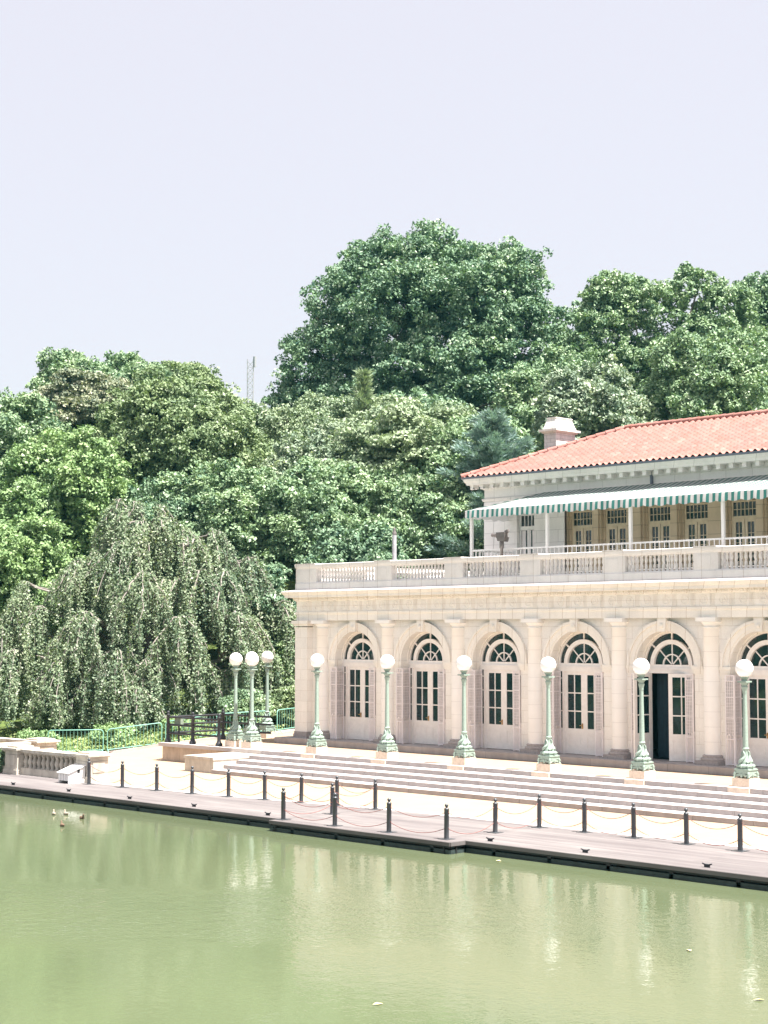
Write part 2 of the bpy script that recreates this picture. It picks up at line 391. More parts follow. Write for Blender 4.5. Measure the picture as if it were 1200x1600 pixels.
# ------------------------------------------------------------------ setting : water, ground, terrace
WZ = -1.10
o = MB().add([(-430,-300,WZ),(430,-300,WZ),(430,-8.5,WZ),(-430,-8.5,WZ)], [(0,1,2,3)]).build('lake', M['water']); tag(o, kind='structure')
o = MB()
def hill(x, y):
    d = -(x-49.08)*0.7115 + (y+44.7)*0.7027            # distance along the view
    t = max(0.0, min(1.0, (d-84)/50.0)); h = 11.5*t*t*(3-2*t)
    k = max(0.0, min(1.0, (y-24)/25)) if x > -14 else 1.0
    e = max(0.0, min(1.0, (-6-x)/8.0)) if y < 24 else 1.0
    return -0.9 + 0.85*max(0, min(1, (y+2)/8)) + h*max(k*e, 0.0)
xs = sorted(set(list(np.linspace(-430, -90, 12)) + list(np.arange(-88, 40, 2.5)) + list(np.linspace(45, 430, 12))))
ys = [-300, -200, -150, -92, -80, -70, -62, -11.0, -10.6, -10.2] + list(np.arange(-9, 8, 1.5)) + list(np.arange(8, 80, 2.5)) + list(np.linspace(85, 480, 12))
vs = []
for y in ys:
    for x in xs:
        if -62 <= y <= -10.4: z = -3.2
        elif y == -70: z = -1.3
        elif y < -62: z = 0.3 if y > -93 else 1.0
        elif y < -9.5: z = -1.0
        else: z = hill(x, y)
        if y > -9: z += 0.12*noise.noise((x*0.3, y*0.3, 0)) if x < -16 else 0
        vs.append((x, y, z - (0.45 if (x > -13.6 and y < 16) else 0.08 if x > -16 else 0)))
nx = len(xs)
o.add(vs, [(j*nx+i, j*nx+i+1, (j+1)*nx+i+1, (j+1)*nx+i) for j in range(len(ys)-1) for i in range(nx-1)], True)
o = o.build('ground', M['ground']); tag(o, kind='structure')
# lower plaza between dock and steps, with the ramp that climbs round the left of the retaining wall
KERB = [(-14.9, -9.0, -0.78), (-14.9, -3.9, -0.78), (-14.5, 0.2, -0.77), (-13.7, 1.24, -0.60), (-12.93, 1.95, -0.42), (-11.39, 3.73, -0.15), (-9.9, 5.2, 0.0), (-10.4, 6.0, 0.0), (-11.95, 9.5, 0.0), (-14, 15, 0.0)]
pl = MB()
pl.add([(-14.9,-8.98,-0.78),(-3,-8.95,-0.78),(4.3,-8.6,-0.78),(12.3,-7.6,-0.78),(32,-7.45,-0.78),(32,-0.3,-0.78),(-9.66,-0.3,-0.78),(-14.5,0.2,-0.78),(-14.9,-3.9,-0.78)], [tuple(range(9))])
pl.add([(-9.66,-0.3,-0.78),(-9.66,1.3,-0.60),(-9.66,2.2,-0.42),(-9.66,3.73,-0.15),(-9.66,5.2,0.0),
        (-14.5,0.2,-0.78),(-13.7,1.24,-0.60),(-12.93,1.95,-0.42),(-11.39,3.73,-0.15),(-9.95,5.2,0.0)],
       [(0,1,6,5),(1,2,7,6),(2,3,8,7),(3,4,9,8)])
o = pl.build('plaza', M['paving']); tag(o, kind='structure')
# kerb
kb = MB()
for a, b in zip(KERB[:-1], KERB[1:]):
    kb.bar((a[0]-0.09, a[1]+0.05, a[2]+0.02), (b[0]-0.09, b[1]+0.05, b[2]+0.02), 0.2, 0.16)
o = kb.build('kerb', M['nosing']); tag(o, kind='structure')
# terrace in front of the building
SY = [-0.55, -1.2, -1.86, -2.52, -3.18]; SX0 = -2.75
te = MB()
te.add([(-9.66,-0.5,0),(32,-0.5,0),(32,20,0),(-9.66,20,0)], [(0,1,2,3)])
te.add([(-9.66,5.2,0.0),(-9.66,20,0),(-15,20,0),(-14,15,0),(-11.95,9.5,0),(-10.4,6,0),(-9.95,5.2,0)], [(0,1,2,3,4,5,6)])
o = te.build('terrace', M['paving']); tag(o, kind='structure')

# steps
st = empty('stone_steps', (12, -1.8, -0.78)); org = (12, -1.8, -0.78)
tag(st, 'broad flight of five grey granite steps rising from the plaza to the lamps', 'steps')
for k in range(5):
    z1 = -0.156*k; y0 = SY[k]; yb = (SY[k-1] if k else -0.15)
    mbk = MB(); mtr = MB()
    x = SX0; random.seed(40+k); first = True
    while x < 32:
        L_ = random.uniform(1.5, 2.3); x2 = min(32, x+L_); jz = random.uniform(-0.003, 0.003)
        jy = random.uniform(-0.006, 0.006)
        mbk.box(x+0.004, x2-0.004, y0+jy, yb+0.02, -0.80, z1-0.012+jz)
        mtr.box(x+0.003, x2-0.003, y0-0.010+jy, yb+0.015, z1-0.012+jz, z1+0.003+jz+(0.0 if k else 0.002))
        x = x2
    so_ = mbk.build('step', M['granite'], st, org); mtr.build('tread', M['nosing'], so_, org)  # treads coloured paler than the risers for their sunlit tops
# cheek block and retaining wall with coping
ck = MB(); ck.box(-4.6, -2.76, -3.06, -0.6, -0.80, -0.26); ck.box(-4.64, -2.73, -3.10, -0.56, -0.26, -0.15)
o = ck.build('stone_block', M['oldstone'], org=(-3.7, -1.8, -0.8), loc=(-3.7, -1.8, -0.8))
tag(o, 'pale square stone block flanking the left end of the steps', 'stone block')
rw = empty('retaining_wall', (-6.6, -0.3, -0.78)); org = (-6.6, -0.3, -0.78)
tag(rw, 'low tan stone retaining wall under the dark railing left of the steps', 'wall')
MB().box(-9.6, -2.77, -0.42, -0.06, -0.80, -0.14).build('wall_face', M['tanstone'], rw, org)
MB().box(-9.55, -9.2, -0.06, 2.6, -0.80, -0.14).build('wall_face', M['tanstone'], rw, org)
mc = MB()
for i in range(4): mc.box(-9.72+1.74*i+0.004, -9.72+1.74*(i+1)-0.004, -0.56, 0.0, -0.14, 0.012)
mc.build('coping', M['nosing'], rw, org)

# ------------------------------------------------------------------ boathouse
BO = (12.0, 3.6, 0.0)
BH = empty('boathouse', BO)
tag(BH, 'cream terracotta lakeside boathouse with arched doors, balustraded terrace and red tiled upper storey', 'building')
XL, XR = -5.3, 30.0; YB = 20.0
YW, YD = 3.85, 4.30
AR = [-1.8+4*k for k in range(8)]; CO = [-3.8+4*k for k in range(9)]
# landing
MB().box(XL-0.7, XR+0.6, 2.95, 4.6, -0.05, 0.255).build('landing', M['granite'], BH, BO)
# lower wall with arched holes
wl = MB(); SP, RO, ZT = 3.64, 1.25, 5.36; NA = 24
def sheet(x0, x1, z0, z1, y=YW): wl.add([(x0,y,z0),(x1,y,z0),(x1,y,z1),(x0,y,z1)], [(0,1,2,3)])
x = XL
for a in AR[:-1]+[AR[-1]]:
    sheet(x, a-RO, 0.25, ZT); x = a+RO
    arc = [(a-RO*math.cos(math.pi*i/NA), SP+RO*math.sin(math.pi*i/NA)) for i in range(NA+1)]
    for p, q in zip(arc[:-1], arc[1:]):
        wl.add([(p[0],YW,p[1]),(q[0],YW,q[1]),(q[0],YW,ZT),(p[0],YW,ZT)], [(0,1,2,3)])
    out_ = [(a-RO, 0.25)]+arc+[(a+RO, 0.25)]
    for p, q in zip(out_[:-1], out_[1:]):
        wl.add([(p[0],YW,p[1]),(p[0],YD+0.12,p[1]),(q[0],YD+0.12,q[1]),(q[0],YW,q[1])], [(0,1,2,3)])
sheet(x, XR, 0.25, ZT)
wl.add([(XL,YW,0),(XL,YB,0),(XL,YB,6.4),(XL,YW,6.4)], [(3,2,1,0)])
wl.add([(XR,YW,0),(XR,YB,0),(XR,YB,6.4),(XR,YW,6.4)], [(0,1,2,3)])
wl.add([(XL,YB,0),(XR,YB,0),(XR,YB,6.4),(XL,YB,6.4)], [(3,2,1,0)])
wl.box(XL, XL+0.78, 3.52, YW+0.05, 0.5, 5.03)            # corner pilaster
wl.build('wall', M['cream'], BH, BO)
# floor and inner walls coloured near black for the unlit room
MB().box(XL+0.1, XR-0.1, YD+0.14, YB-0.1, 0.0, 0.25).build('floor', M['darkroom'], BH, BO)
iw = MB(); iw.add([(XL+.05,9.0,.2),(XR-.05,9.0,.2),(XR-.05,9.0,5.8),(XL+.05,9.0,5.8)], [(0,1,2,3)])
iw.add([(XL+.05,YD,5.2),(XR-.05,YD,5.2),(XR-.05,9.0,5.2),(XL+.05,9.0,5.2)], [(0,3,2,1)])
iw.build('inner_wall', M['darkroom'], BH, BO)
# corner pilaster trims
pc = MB(); pc.box(XL-0.04, XL+0.82, 3.46, YW+0.02, 0.25, 0.42); pc.box(XL-0.02, XL+0.8, 3.49, YW+0.02, 0.42, 0.52)
pc.build('pilaster_base', M['granitebase'], BH, BO)
pc = MB(); pc.box(XL-0.03, XL+0.81, 3.49, YW+0.02, 5.0, 5.06); pc.box(XL-0.06, XL+0.84, 3.46, YW+0.02, 5.10, 5.20); pc.box(XL-0.12, XL+0.9, 3.40, YW+0.02, 5.20, 5.345)
pc.build('pilaster_capital', M['creamtrim'], BH, BO)
# engaged columns
def column_proto():
    c = MB(); c.lathe([(0.315, 0.60), (0.325, 1.8), (0.318, 3.2), (0.285, 4.98), (0.315, 4.99), (0.315, 5.03), (0.285, 5.04)], (0, 0), 32)
    c.lathe([(0.285,5.03),(0.285,5.08),(0.34,5.13),(0.385,5.20)], (0, 0), 32); c.box(-0.41, 0.41, -0.41, 0.03, 5.20, 5.345)
    o = c.build('column', M['shaft'], BH, loc=(CO[0]-BO[0], 3.86-BO[1], 0))
    p = MB(); p.box(-0.46, 0.46, -0.46, 0.05, 0.25, 0.40)
    p.lathe([(0.44,0.40),(0.455,0.44),(0.44,0.49),(0.38,0.50),(0.38,0.53),(0.395,0.56),(0.34,0.605)], (0, 0), 32)
    p.build('column_base', M['granitebase'], o)
    return o
cp = column_proto()
for x in CO[1:]: copy_tree(cp, BH, (x-BO[0], 3.86-BO[1], 0))
# archivolts, imposts, keystones
def arch_proto():
    m = MB(); y1 = YW+0.03
    m.ring(0, SP, 1.25, 1.33, YW-0.03, y1, n=32); m.ring(0, SP, 1.33, 1.52, YW-0.06, y1, n=32); m.ring(0, SP, 1.52, 1.62, YW-0.115, y1, n=32)
    m.ring(0, SP, 1.19, 1.25, YD-0.12, YD+0.05, n=32)
    m.prism([(-0.13,4.86),(0.13,4.86),(0.2,5.345),(-0.2,5.345)], 1, YW-0.19, y1)
    m.lathe([(0.02,-0.02),(0.07,0.0),(0.085,0.08),(0.05,0.14)], (0, YW-0.19), 10, z0=5.0)
    o = m.build('archivolt', M['creamtrim'], BH, loc=(AR[0]-BO[0], -BO[1], 0))
    for s in (-1, 1):
        i = MB()
        for (e, z0, z1) in ((0.02, 3.37, 3.43), (0.04, 3.43, 3.54), (0.075, 3.54, 3.64)):
            xa, xb = sorted((s*(1.25-e), s*1.66)); i.box(xa, xb, YW-e-0.02, YW+0.02, z0, z1)
            xa, xb = sorted((s*(1.25-e), s*1.252)); i.box(xa, xb, YW+0.02, YD, z0, z1)
        i.build('impost', M['creamtrim'], o)
    return o
ap = arch_proto()
for a in AR[1:]: copy_tree(ap, BH, (a-BO[0], -BO[1], 0))

def leaf_mb(w, flip=1):
    """door leaf, hinge at local x=0, extends to +x (flip=1) or -x; z relative"""
    m = MB(); z0, z1 = 0.27, 3.36
    X = lambda a, b: sorted((flip*a, flip*b))
    st_ = 0.145
    for a, b in ((0, st_), (w-st_, w)):
        p, q = X(a, b); m.box(p, q, -0.03, 0.03, z0, z1)
    p, q = X(st_, w-st_)
    m.box(p, q, -0.03, 0.03, z0, 0.50); m.box(p, q, -0.03, 0.03, 0.98, 1.22); m.box(p, q, -0.03, 0.03, 3.23, z1)
    m.box(p, q, -0.012, 0.012, 0.50, 0.98); p2, q2 = X(st_+0.06, w-st_-0.06); m.box(p2, q2, -0.026, 0.01, 0.56, 0.92)
    c = flip*(w/2); m.box(c-0.022, c+0.022, -0.025, 0.025, 1.22, 3.23)
    for z in (1.87, 2.55): 
        m.box(p, c-0.022, -0.0245, 0.0245, z-0.022, z+0.022); m.box(c+0.022, q, -0.0245, 0.0245, z-0.022, z+0.022)
    g = MB(); g.box(p, q, -0.006, 0.006, 1.22, 3.23)
    return m, g
def door(parent, loc, w, flip, rz=0.0, name='door', handle=True):
    m, g = leaf_mb(w, flip); o = m.build(name, M['paint'], parent, loc=loc); o.rotation_euler = (0, 0, rz)
    g.build('pane', M['glass'], o)
    if handle:
        h = MB(); x = flip*(w-0.09); h.box(x-0.03, x+0.03, -0.045, -0.03, 1.22, 1.42); h.tube([(x,-0.045,1.34),(x,-0.09,1.34),(x-flip*0.09,-0.095,1.34)], 0.014, 8)
        h.build('handle', M['brass'], o)
    return o
LW = 0.935
# fanlight
def fan_proto():
    m = MB(); y0, y1 = YD-0.04, YD+0.04; S = SP+0.02
    m.ring(0, S, 1.14, 1.20, y0, y1, n=32); m.ring(0, S, 0.75, 0.91, y0-0.05, y1, n=32); m.ring(0, S, 0.36, 0.40, y0, y1, n=20)
    for d in (90, 40, 140): m.bar((0.90*math.cos(R(d)), YD-0.005, S+0.90*math.sin(R(d))), (1.15*math.cos(R(d)), YD-0.005, S+1.15*math.sin(R(d))), 0.05, 0.05)
    for d in (90, 45, 135): m.bar((0.05*math.cos(R(d)), YD, S+0.05*math.sin(R(d))), (0.74*math.cos(R(d)), YD, S+0.74*math.sin(R(d))), 0.035, 0.035)
    m.box(-1.2, 1.2, YD-0.06, YD+0.04, 3.56, S+0.012)
    o = m.build('fanlight', M['tanframe'] if False else M['paint'], BH, loc=(AR[0]-BO[0], -BO[1], 0))
    g = MB(); n = 30; pts = [(1.14*math.cos(math.pi*i/n), YD+0.02, S+1.14*math.sin(math.pi*i/n)) for i in range(n+1)]
    g.add(pts, [tuple(range(n+1))]); g.build('pane', M['glass'], o)
    return o
def frame_proto():
    m = MB()
    m.box(-1.22, 1.22, YD-0.09, YD+0.05, 3.36, 3.56)
    m.box(-1.24, 1.24, YD-0.12, YD+0.05, 3.50, 3.55)
    for s in (-1, 1):
        a, b = sorted((s*0.94, s*1.03)); m.box(a, b, YD-0.06, YD+0.06, 0.25, 3.36)
        a, b = sorted((s*1.15, s*1.25)); m.box(a, b, YD-0.05, YD+0.06, 0.25, 3.36)
        a, b = sorted((s*1.03, s*1.15)); m.box(a, b, YD-0.04, YD+0.04, 0.25, 1.22); 
        for z in (1.87, 2.55, 3.1): m.box(a, b, YD-0.03, YD+0.03, z-0.02, z+0.02)
    o = m.build('door_frame', M['paint'], BH, loc=(AR[0]-BO[0], -BO[1], 0))
    for s in (-1, 1):
        a, b = sorted((s*1.03, s*1.15)); MB().box(a, b, YD-0.004, YD+0.004, 1.22, 3.36).build('pane', M['glass'], o)
    return o
def grille(m, a, b, z0=0.27, z1=3.36):
    """folded gate panel between plan points a and b"""
    a = Vector((a[0], a[1], 0)); b = Vector((b[0], b[1], 0)); n = 4
    for t in (0, 1): p = a.lerp(b, t); m.bar((p.x,p.y,z0), (p.x,p.y,z1), 0.03)
    for i in range(1, n): p = a.lerp(b, i/n); m.bar((p.x,p.y,z0+0.03), (p.x,p.y,z1-0.02), 0.011)
    for z in (z0+0.05, 1.17, 1.9, 2.6, 3.16, z1-0.015): m.bar((a.x,a.y,z), (b.x,b.y,z), 0.022, 0.028)
    z = 1.3
    while z < 3.1: m.bar((a.x,a.y,z), (b.x,b.y,z), 0.007, 0.009); z += 0.11
def gate_proto(s):
    m = MB()
    if s > 0:
        grille(m, (0.90,3.80), (1.20,3.80)); grille(m, (1.205,3.82), (1.19,4.16)); grille(m, (0.93,3.84), (1.17,3.86))
    else:
        grille(m, (-1.36,3.68), (-1.02,3.66)); grille(m, (-1.0,3.69), (-1.10,4.16)); grille(m, (-1.20,3.74), (-1.06,4.16)); grille(m, (-1.3,3.72), (-1.06,3.70))
    m.box(*(sorted((s*1.2, s*1.245))), 3.66 if s < 0 else 3.84, 3.72 if s < 0 else 3.9, 1.3, 1.36)
    o = m.build('security_gate', M['gate'], BH, loc=(AR[0]-BO[0], -BO[1], 0))
    g = MB()
    for (a, b) in (((0.91,3.812),(1.19,3.812)),((1.22,3.83),(1.205,4.15))) if s > 0 else (((-1.35,3.695),(-1.03,3.675)),((-1.015,3.70),(-1.115,4.15))):
        g.bar((a[0],a[1],2.24),(b[0],b[1],2.24),0.006,1.86)
    g.build('mesh_infill', M['gatemesh'], o); return o
fp, fr, gR, gL = fan_proto(), frame_proto(), gate_proto(1), gate_proto(-1)
dl = door(BH, (AR[0]-LW-BO[0], YD-BO[1], 0), LW, 1); dr = door(BH, (AR[0]+LW-BO[0], YD-BO[1], 0), LW, -1, handle=False)
for a in AR[1:]:
    l = (a-BO[0], -BO[1], 0)
    for q in (fp, fr, gR, gL): copy_tree(q, BH, l)
    d1 = copy_tree(dl, BH, (a-LW-BO[0], YD-BO[1], 0)); d2 = copy_tree(dr, BH, (a+LW-BO[0], YD-BO[1], 0))
    if abs(a-14.2) < .1:
        d1.rotation_euler = (0, 0, R(-96)); d2.rotation_euler = (0, 0, R(22)); d1['label'] = 'door leaf standing wide open'; d2['label'] = 'door leaf ajar'
# curtain inside the open doorway
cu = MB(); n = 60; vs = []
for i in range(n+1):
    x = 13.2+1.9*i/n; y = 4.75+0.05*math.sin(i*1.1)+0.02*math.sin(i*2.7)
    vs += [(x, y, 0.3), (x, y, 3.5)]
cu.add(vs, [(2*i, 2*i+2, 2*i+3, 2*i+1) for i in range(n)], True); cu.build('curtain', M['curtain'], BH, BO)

# entablature
path = [(XL, YB), (XL, 3.6), (XR, 3.6), (XR, YB)]
MB().sweep([(0,5.345),(0.0,5.60),(0.02,5.61),(0.03,5.64),(0.05,5.65),(0.05,5.72),(0,5.735)], path).build('architrave', M['creamtrim'], BH, BO)
# soffit strip that closes the gap between wall and entablature
fz = MB().sweep([(0,5.735),(0,6.19),(0.05,6.20)], path)
k = 0; x = XL+0.55
while x < XR-0.3:
    fz.ring(x, 5.965, 0.135, 0.165, 3.578, 3.601, 0, 2*math.pi, 18)
    random.seed(k); a0 = random.uniform(0, 6)
    fz.ring(x-0.02, 5.99, 0.03, 0.075, 3.58, 3.601, a0, a0+4.2, 8); fz.bar((x-0.08,3.59,5.90),(x+0.09,3.59,5.96),0.03,0.02)
    for d in (-0.145, -0.09, -0.035, 0.02):
        fz.box(x+0.40+d, x+0.425+d, 3.575, 3.601, 5.76, 6.17)
    x += 0.80; k += 1
fz.build('frieze', M['cream'], BH, BO)
cn = MB().sweep([(0.05,6.20),(0.05,6.22),(0.11,6.24),(0.11,6.32),(0.15,6.34),(0.38,6.35),(0.385,6.455),(0.40,6.46),(0.44,6.50),(0.49,6.57),(0.50,6.605),(0.49,6.615)], path)
x = XL
while x < XR: cn.box(x, x+0.06, 3.45, 3.50, 6.245, 6.315); x += 0.11
y = 3.6
while y < 6: cn.box(XL-0.15, XL-0.10, y, y+0.06, 6.245, 6.315); y += 0.11
cn.build('cornice', M['creamtrim'], BH, BO)
MB().sweep([(0.495,6.612),(0.42,6.64),(0.06,6.70),(-0.4,6.70)], path).build('cornice_flashing', M['nosing'], BH, BO)
# roof terrace deck
MB().box(XL+0.3, XR-0.3, 3.9, YB-0.1, 6.5, 6.78).build('terrace_deck', M['nosing'], BH, BO)
# parapet
PX, PY = XL+0.02, 3.50
ppath = [(PX, YB), (PX, PY), (XR, PY)]
pp = MB()
pp.sweep([(0,6.68),(0.0,6.96),(-0.03,7.0),(-0.05,7.02),(-0.36,7.02),(-0.40,6.96),(-0.40,6.7)], ppath)
pp.sweep([(-0.10,7.60),(-0.05,7.60),(-0.01,7.64),(0.0,7.66),(0.02,7.70),(0.03,7.79),(0.0,7.805),(-0.41,7.805),(-0.43,7.79),(-0.42,7.70),(-0.38,7.64),(-0.34,7.60),(-0.10,7.60)], ppath)
def pedestal_at(x0, x1):
    pp.box(x0, x1, PY+0.035, PY+0.37, 7.0, 7.62); pp.box(x0+0.12, x1-0.3, PY+0.022, PY+0.05, 7.10, 7.52)
    pp.box(x0+0.02, x1-0.02, PY-0.045, PY+0.44, 7.80, 7.835)
pedestal_at(XL+0.02, XL+1.35)
for x in CO[1:]: pedestal_at(x-0.5, x+0.5)
for y in np.arange(8.0, YB, 4.0): pp.box(PX+0.035, PX+0.37, y-0.5, y+0.5, 7.0, 7.62)
par = pp.build('parapet', M['parapet'], BH, BO)
bm_ = MB(); bm_.lathe([(0.06,0),(0.06,0.04),(0.035,0.06),(0.055,0.14),(0.062,0.19),(0.03,0.27),(0.026,0.285),(0.03,0.30),(0.062,0.40),(0.055,0.45),(0.035,0.52),(0.06,0.54),(0.06,0.585)], (0, 0), 10)
bp = bm_.build('baluster', M['parapet'], par, loc=(0, 0, 0)); spots = []
prev = XL+1.35
for x in CO[1:]+[XR]:
    n = max(3, int(round((x-0.5-prev)/0.19))); 
    for i in range(n): spots.append((prev+(i+0.5)*(x-0.5-prev)/n, PY+0.2))
    prev = x+0.5
vis = spots[:96]; rest = spots[96:]
prevy = 4.2
for y in list(np.arange(8.0, YB, 4.0)):
    n = int((y-0.5-prevy)/0.19)
    rest += [(PX+0.2, prevy+(i+0.5)*(y-0.5-prevy)/n) for i in range(n)]; prevy = y+0.5
bp.location = (vis[0][0]-BO[0], vis[0][1]-BO[1], 7.02)
for p in vis[1:]: copy_tree(bp, par, (p[0]-BO[0], p[1]-BO[1], 7.02))
rb = MB()
for p in rest: rb.lathe([(r, z+7.02) for r, z in [(0.06,0),(0.035,0.06),(0.062,0.19),(0.026,0.285),(0.062,0.40),(0.035,0.52),(0.06,0.585)]], p, 6)
o = rb.build('balusters', M['parapet'], par, BO); o['kind'] = 'stuff'

# upper storey
UX, UY, UYB = 2.6, 7.2, 15.7; ZU = 10.85
DC = [7.62, 9.32, 11.40, 13.10, 15.2, 16.9, 19.0, 20.7, 22.8, 24.5, 26.6, 28.3]
uw = MB()
def usheet(m, x0, x1, z0, z1, y): m.add([(x0,y,z0),(x1,y,z0),(x1,y,z1),(x0,y,z1)], [(0,1,2,3)])
WF = (4.42, 5.32)      # left window
usheet(uw, UX, WF[0]-0.02, 6.7, ZU, UY); usheet(uw, WF[1]+0.02, 6.95, 6.7, ZU, UY); usheet(uw, WF[0]-0.02, WF[1]+0.02, 9.75, ZU, UY)
for xx, d in ((WF[0]-0.02, 1), (WF[1]+0.02, -1)): uw.add([(xx,UY,6.7),(xx,UY+0.25,6.7),(xx,UY+0.25,9.75),(xx,UY,9.75)], [(0,1,2,3)])
usheet(uw, 6.95, XR, 9.95, ZU, UY)
uw.add([(UX,UY,6.7),(UX,UYB,6.7),(UX,UYB,ZU),(UX,UY,ZU)], [(3,2,1,0)]); uw.add([(XR,UY,6.7),(XR,UYB,6.7),(XR,UYB,ZU),(XR,UY,ZU)], [(0,1,2,3)])
uw.add([(UX,UYB,6.7),(XR,UYB,6.7),(XR,UYB,ZU),(UX,UYB,ZU)], [(3,2,1,0)])
uw.box(UX-0.015, UX+0.5, UY-0.02, UY+0.02, 6.7, 10.3); uw.box(5.62, 5.95, UY-0.03, UY+0.02, 6.7, 10.3)
uw.box(6.62, 6.95, UY-0.03, UY+0.02, 6.7, 10.3)
uw.build('upper_wall', M['upper'], BH, BO)
MB().sweep([(0,10.34),(0.05,10.36),(0.08,10.42),(0.08,10.46),(0,10.48)], [(UX,UYB),(UX,UY),(XR,UY)]).build('string_course', M['whitetrim'], BH, BO)
tw = MB(); x = 6.95
for c in DC:
    a, b = c-0.56, c+0.56; yy = UY+0.03
    tw.box(x, a-0.14, yy, UY+0.5, 6.7, 9.95) if a-0.14 > x else None
    for j, (o1, dy) in enumerate(((0.14, 0.12), (0.07, 0.26))):       # stepped jamb mouldings
        tw.box(a-o1, a-o1+0.07, yy+dy, UY+0.5, 6.7, 9.95-0.03*j); tw.box(b+o1-0.07, b+o1, yy+dy, UY+0.5, 6.7, 9.95-0.03*j)
    tw.box(a, b, yy+0.1, UY+0.5, 9.72, 9.95)
    x = b+0.14
tw.box(x, XR-0.02, UY+0.03, UY+0.5, 6.7, 9.95)
tw.build('loggia_wall', M['tan'], BH, BO)
def updoor_proto():
    m = MB(); y0, y1 = -0.04, 0.04
    m.box(-0.56,-0.50,y0,y1,6.78,9.72); m.box(0.50,0.56,y0,y1,6.78,9.72); m.box(-0.5,0.5,y0,y1,9.66,9.72); m.box(-0.5,0.5,y0-0.02,y1,9.02,9.14)
    for i in range(1, 6): xx = -0.5+i/6; m.box(xx-0.012, xx+0.012, -0.025, 0.025, 9.14, 9.66)
    m.box(-0.5,0.5,-0.024,0.024,9.38,9.405)
    for s in (-1, 1):
        a, b = sorted((s*0.5, s*0.40)); m.box(a,b,-0.035,0.035,6.78,9.02); a, b = sorted((s*0.015, s*0.12)); m.box(a,b,-0.035,0.035,6.78,9.02)
        a, b = sorted((s*0.12, s*0.40)); m.box(a,b,-0.035,0.035,6.78,7.1); m.box(a,b,-0.035,0.035,8.92,9.02)
        c = (a+b)/2; m.box(c-0.012,c+0.012,-0.02,0.02,7.1,8.92)
        for z in (7.45,7.8,8.15,8.5): m.box(a,b,-0.019,0.019,z-0.012,z+0.012)
    o = m.build('upper_door', M['tanframe'], BH, loc=(DC[0]-BO[0], UY+0.40-BO[1], 0))
    MB().box(-0.5,0.5,0.0,0.01,7.0,9.7).build('pane', M['glass'], o); return o
ud = updoor_proto()
for c in DC[1:]: copy_tree(ud, BH, (c-BO[0], UY+0.40-BO[1], 0))
# left window
m = MB(); a, b = WF; y0 = UY+0.16
m.box(a,a+0.07,y0,y0+0.07,6.8,9.75); m.box(b-0.07,b,y0,y0+0.07,6.8,9.75); m.box(a+.07,b-.07,y0,y0+0.07,9.66,9.75); m.box(a+.07,b-.07,y0-0.03,y0+0.07,9.06,9.22)
for i in range(1, 4): xx = a+0.07+i*(b-a-0.14)/4; m.box(xx-0.013,xx+0.013,y0+0.01,y0+0.05,9.22,9.66)
m.box((a+b)/2-0.03,(a+b)/2+0.03,y0+0.01,y0+0.06,6.8,9.06)
for z in (7.6, 8.35): m.box(a+.07,b-.07,y0+0.012,y0+0.048,z-0.02,z+0.02)
wn_ = m.build('window', M['white'], BH, BO)
MB().box(a+.05,b-.05,y0+0.052,y0+0.06,6.8,9.7).build('pane', M['glass'], wn_, (0,0,0)).location = (0,0,0)
wn_.children[0].data.transform(Matrix.Translation((-BO[0], -BO[1], 0)))
m = MB()
for i in range(3): m.box(a+0.09+i*0.28, a+0.09+i*0.28+0.2, y0+0.045, y0+0.051, 7.6, 9.05)
cb_ = m.build('curtain', M['gate'], wn_); cb_.data.transform(Matrix.Translation((-BO[0], -BO[1], 0)))
# upper cornice
upath = [(UX,UYB),(UX,UY),(XR,UY),(XR,UYB)]
MB().sweep([(0,10.84),(0.05,10.86),(0.10,10.95),(0.10,11.0),(0.12,11.04),(0.54,11.05),(0.55,11.08),(0.57,11.14),(0.62,11.20),(0.65,11.29),(0.66,11.31)], upath).build('upper_cornice', M['whitetrim'], BH, BO)
MB().sweep([(0.655,11.30),(0.70,11.31),(0.71,11.385),(0.66,11.39)], upath).build('gutter', M['copper'], BH, BO)
mo_ = MB(); mo_.box(-0.09,0.09,-0.34,0.0,-0.13,0.0); mo_.box(-0.11,0.11,-0.37,0.0,0.0,0.03); mo_.tube([(-0.09,-0.30,-0.12),(0.09,-0.30,-0.12)],0.05,8)
xm = 2.3; mp_ = None
while xm < XR-0.1:
    l = (xm-BO[0], UY-0.12-BO[1], 11.02)
    if mp_ is None: mp_ = mo_.build('bracket', M['whitetrim'], BH, loc=l)
    else: copy_tree(mp_, BH, l)
    xm += 0.56
# roof
EX, EY, EZ = 1.88, 6.50, 11.36; RZ = 13.45; RY = 11.45; RUN = RY-EY; SL = (RZ-EZ)/RUN
ROLL, NC = 0.30, 20
def tile_plane(m, x_at, axis):
    """rolls along the slope. x_at(v)->(min,max) of the along-eave coordinate; axis maps (s, v)->xyz"""
    smax = x_at(0)[1]; s0 = x_at(0)[0]; ns = int((smax-s0)/0.05)
    rows = []
    for j in range(NC+1):
        if j < NC: rows.append((j/NC, 0.035)); rows.append(((j+0.97)/NC, 0.0))
    vs = []
    for v, lift in rows:
        lo, hi = x_at(v)
        for i in range(ns+1):
            s = min(max(s0+i*0.05, lo), hi); ph = ((s-s0)/ROLL) % 1.0
            h = 0.075*math.sin(math.pi*ph/0.62) if ph < 0.62 else -0.018*math.sin(math.pi*(ph-0.62)/0.38)
            vs.append(axis(s, v, h+lift))
    w_ = ns+1
    m.add(vs, [(j*w_+i, j*w_+i+1, (j+1)*w_+i+1, (j+1)*w_+i) for j in range(len(rows)-1) for i in range(ns)], True)
rf = MB()
tile_plane(rf, lambda v: (EX+v*RUN, XR+0.7-v*RUN), lambda s, v, h: (s, EY+v*RUN, EZ+v*(RZ-EZ)+h))
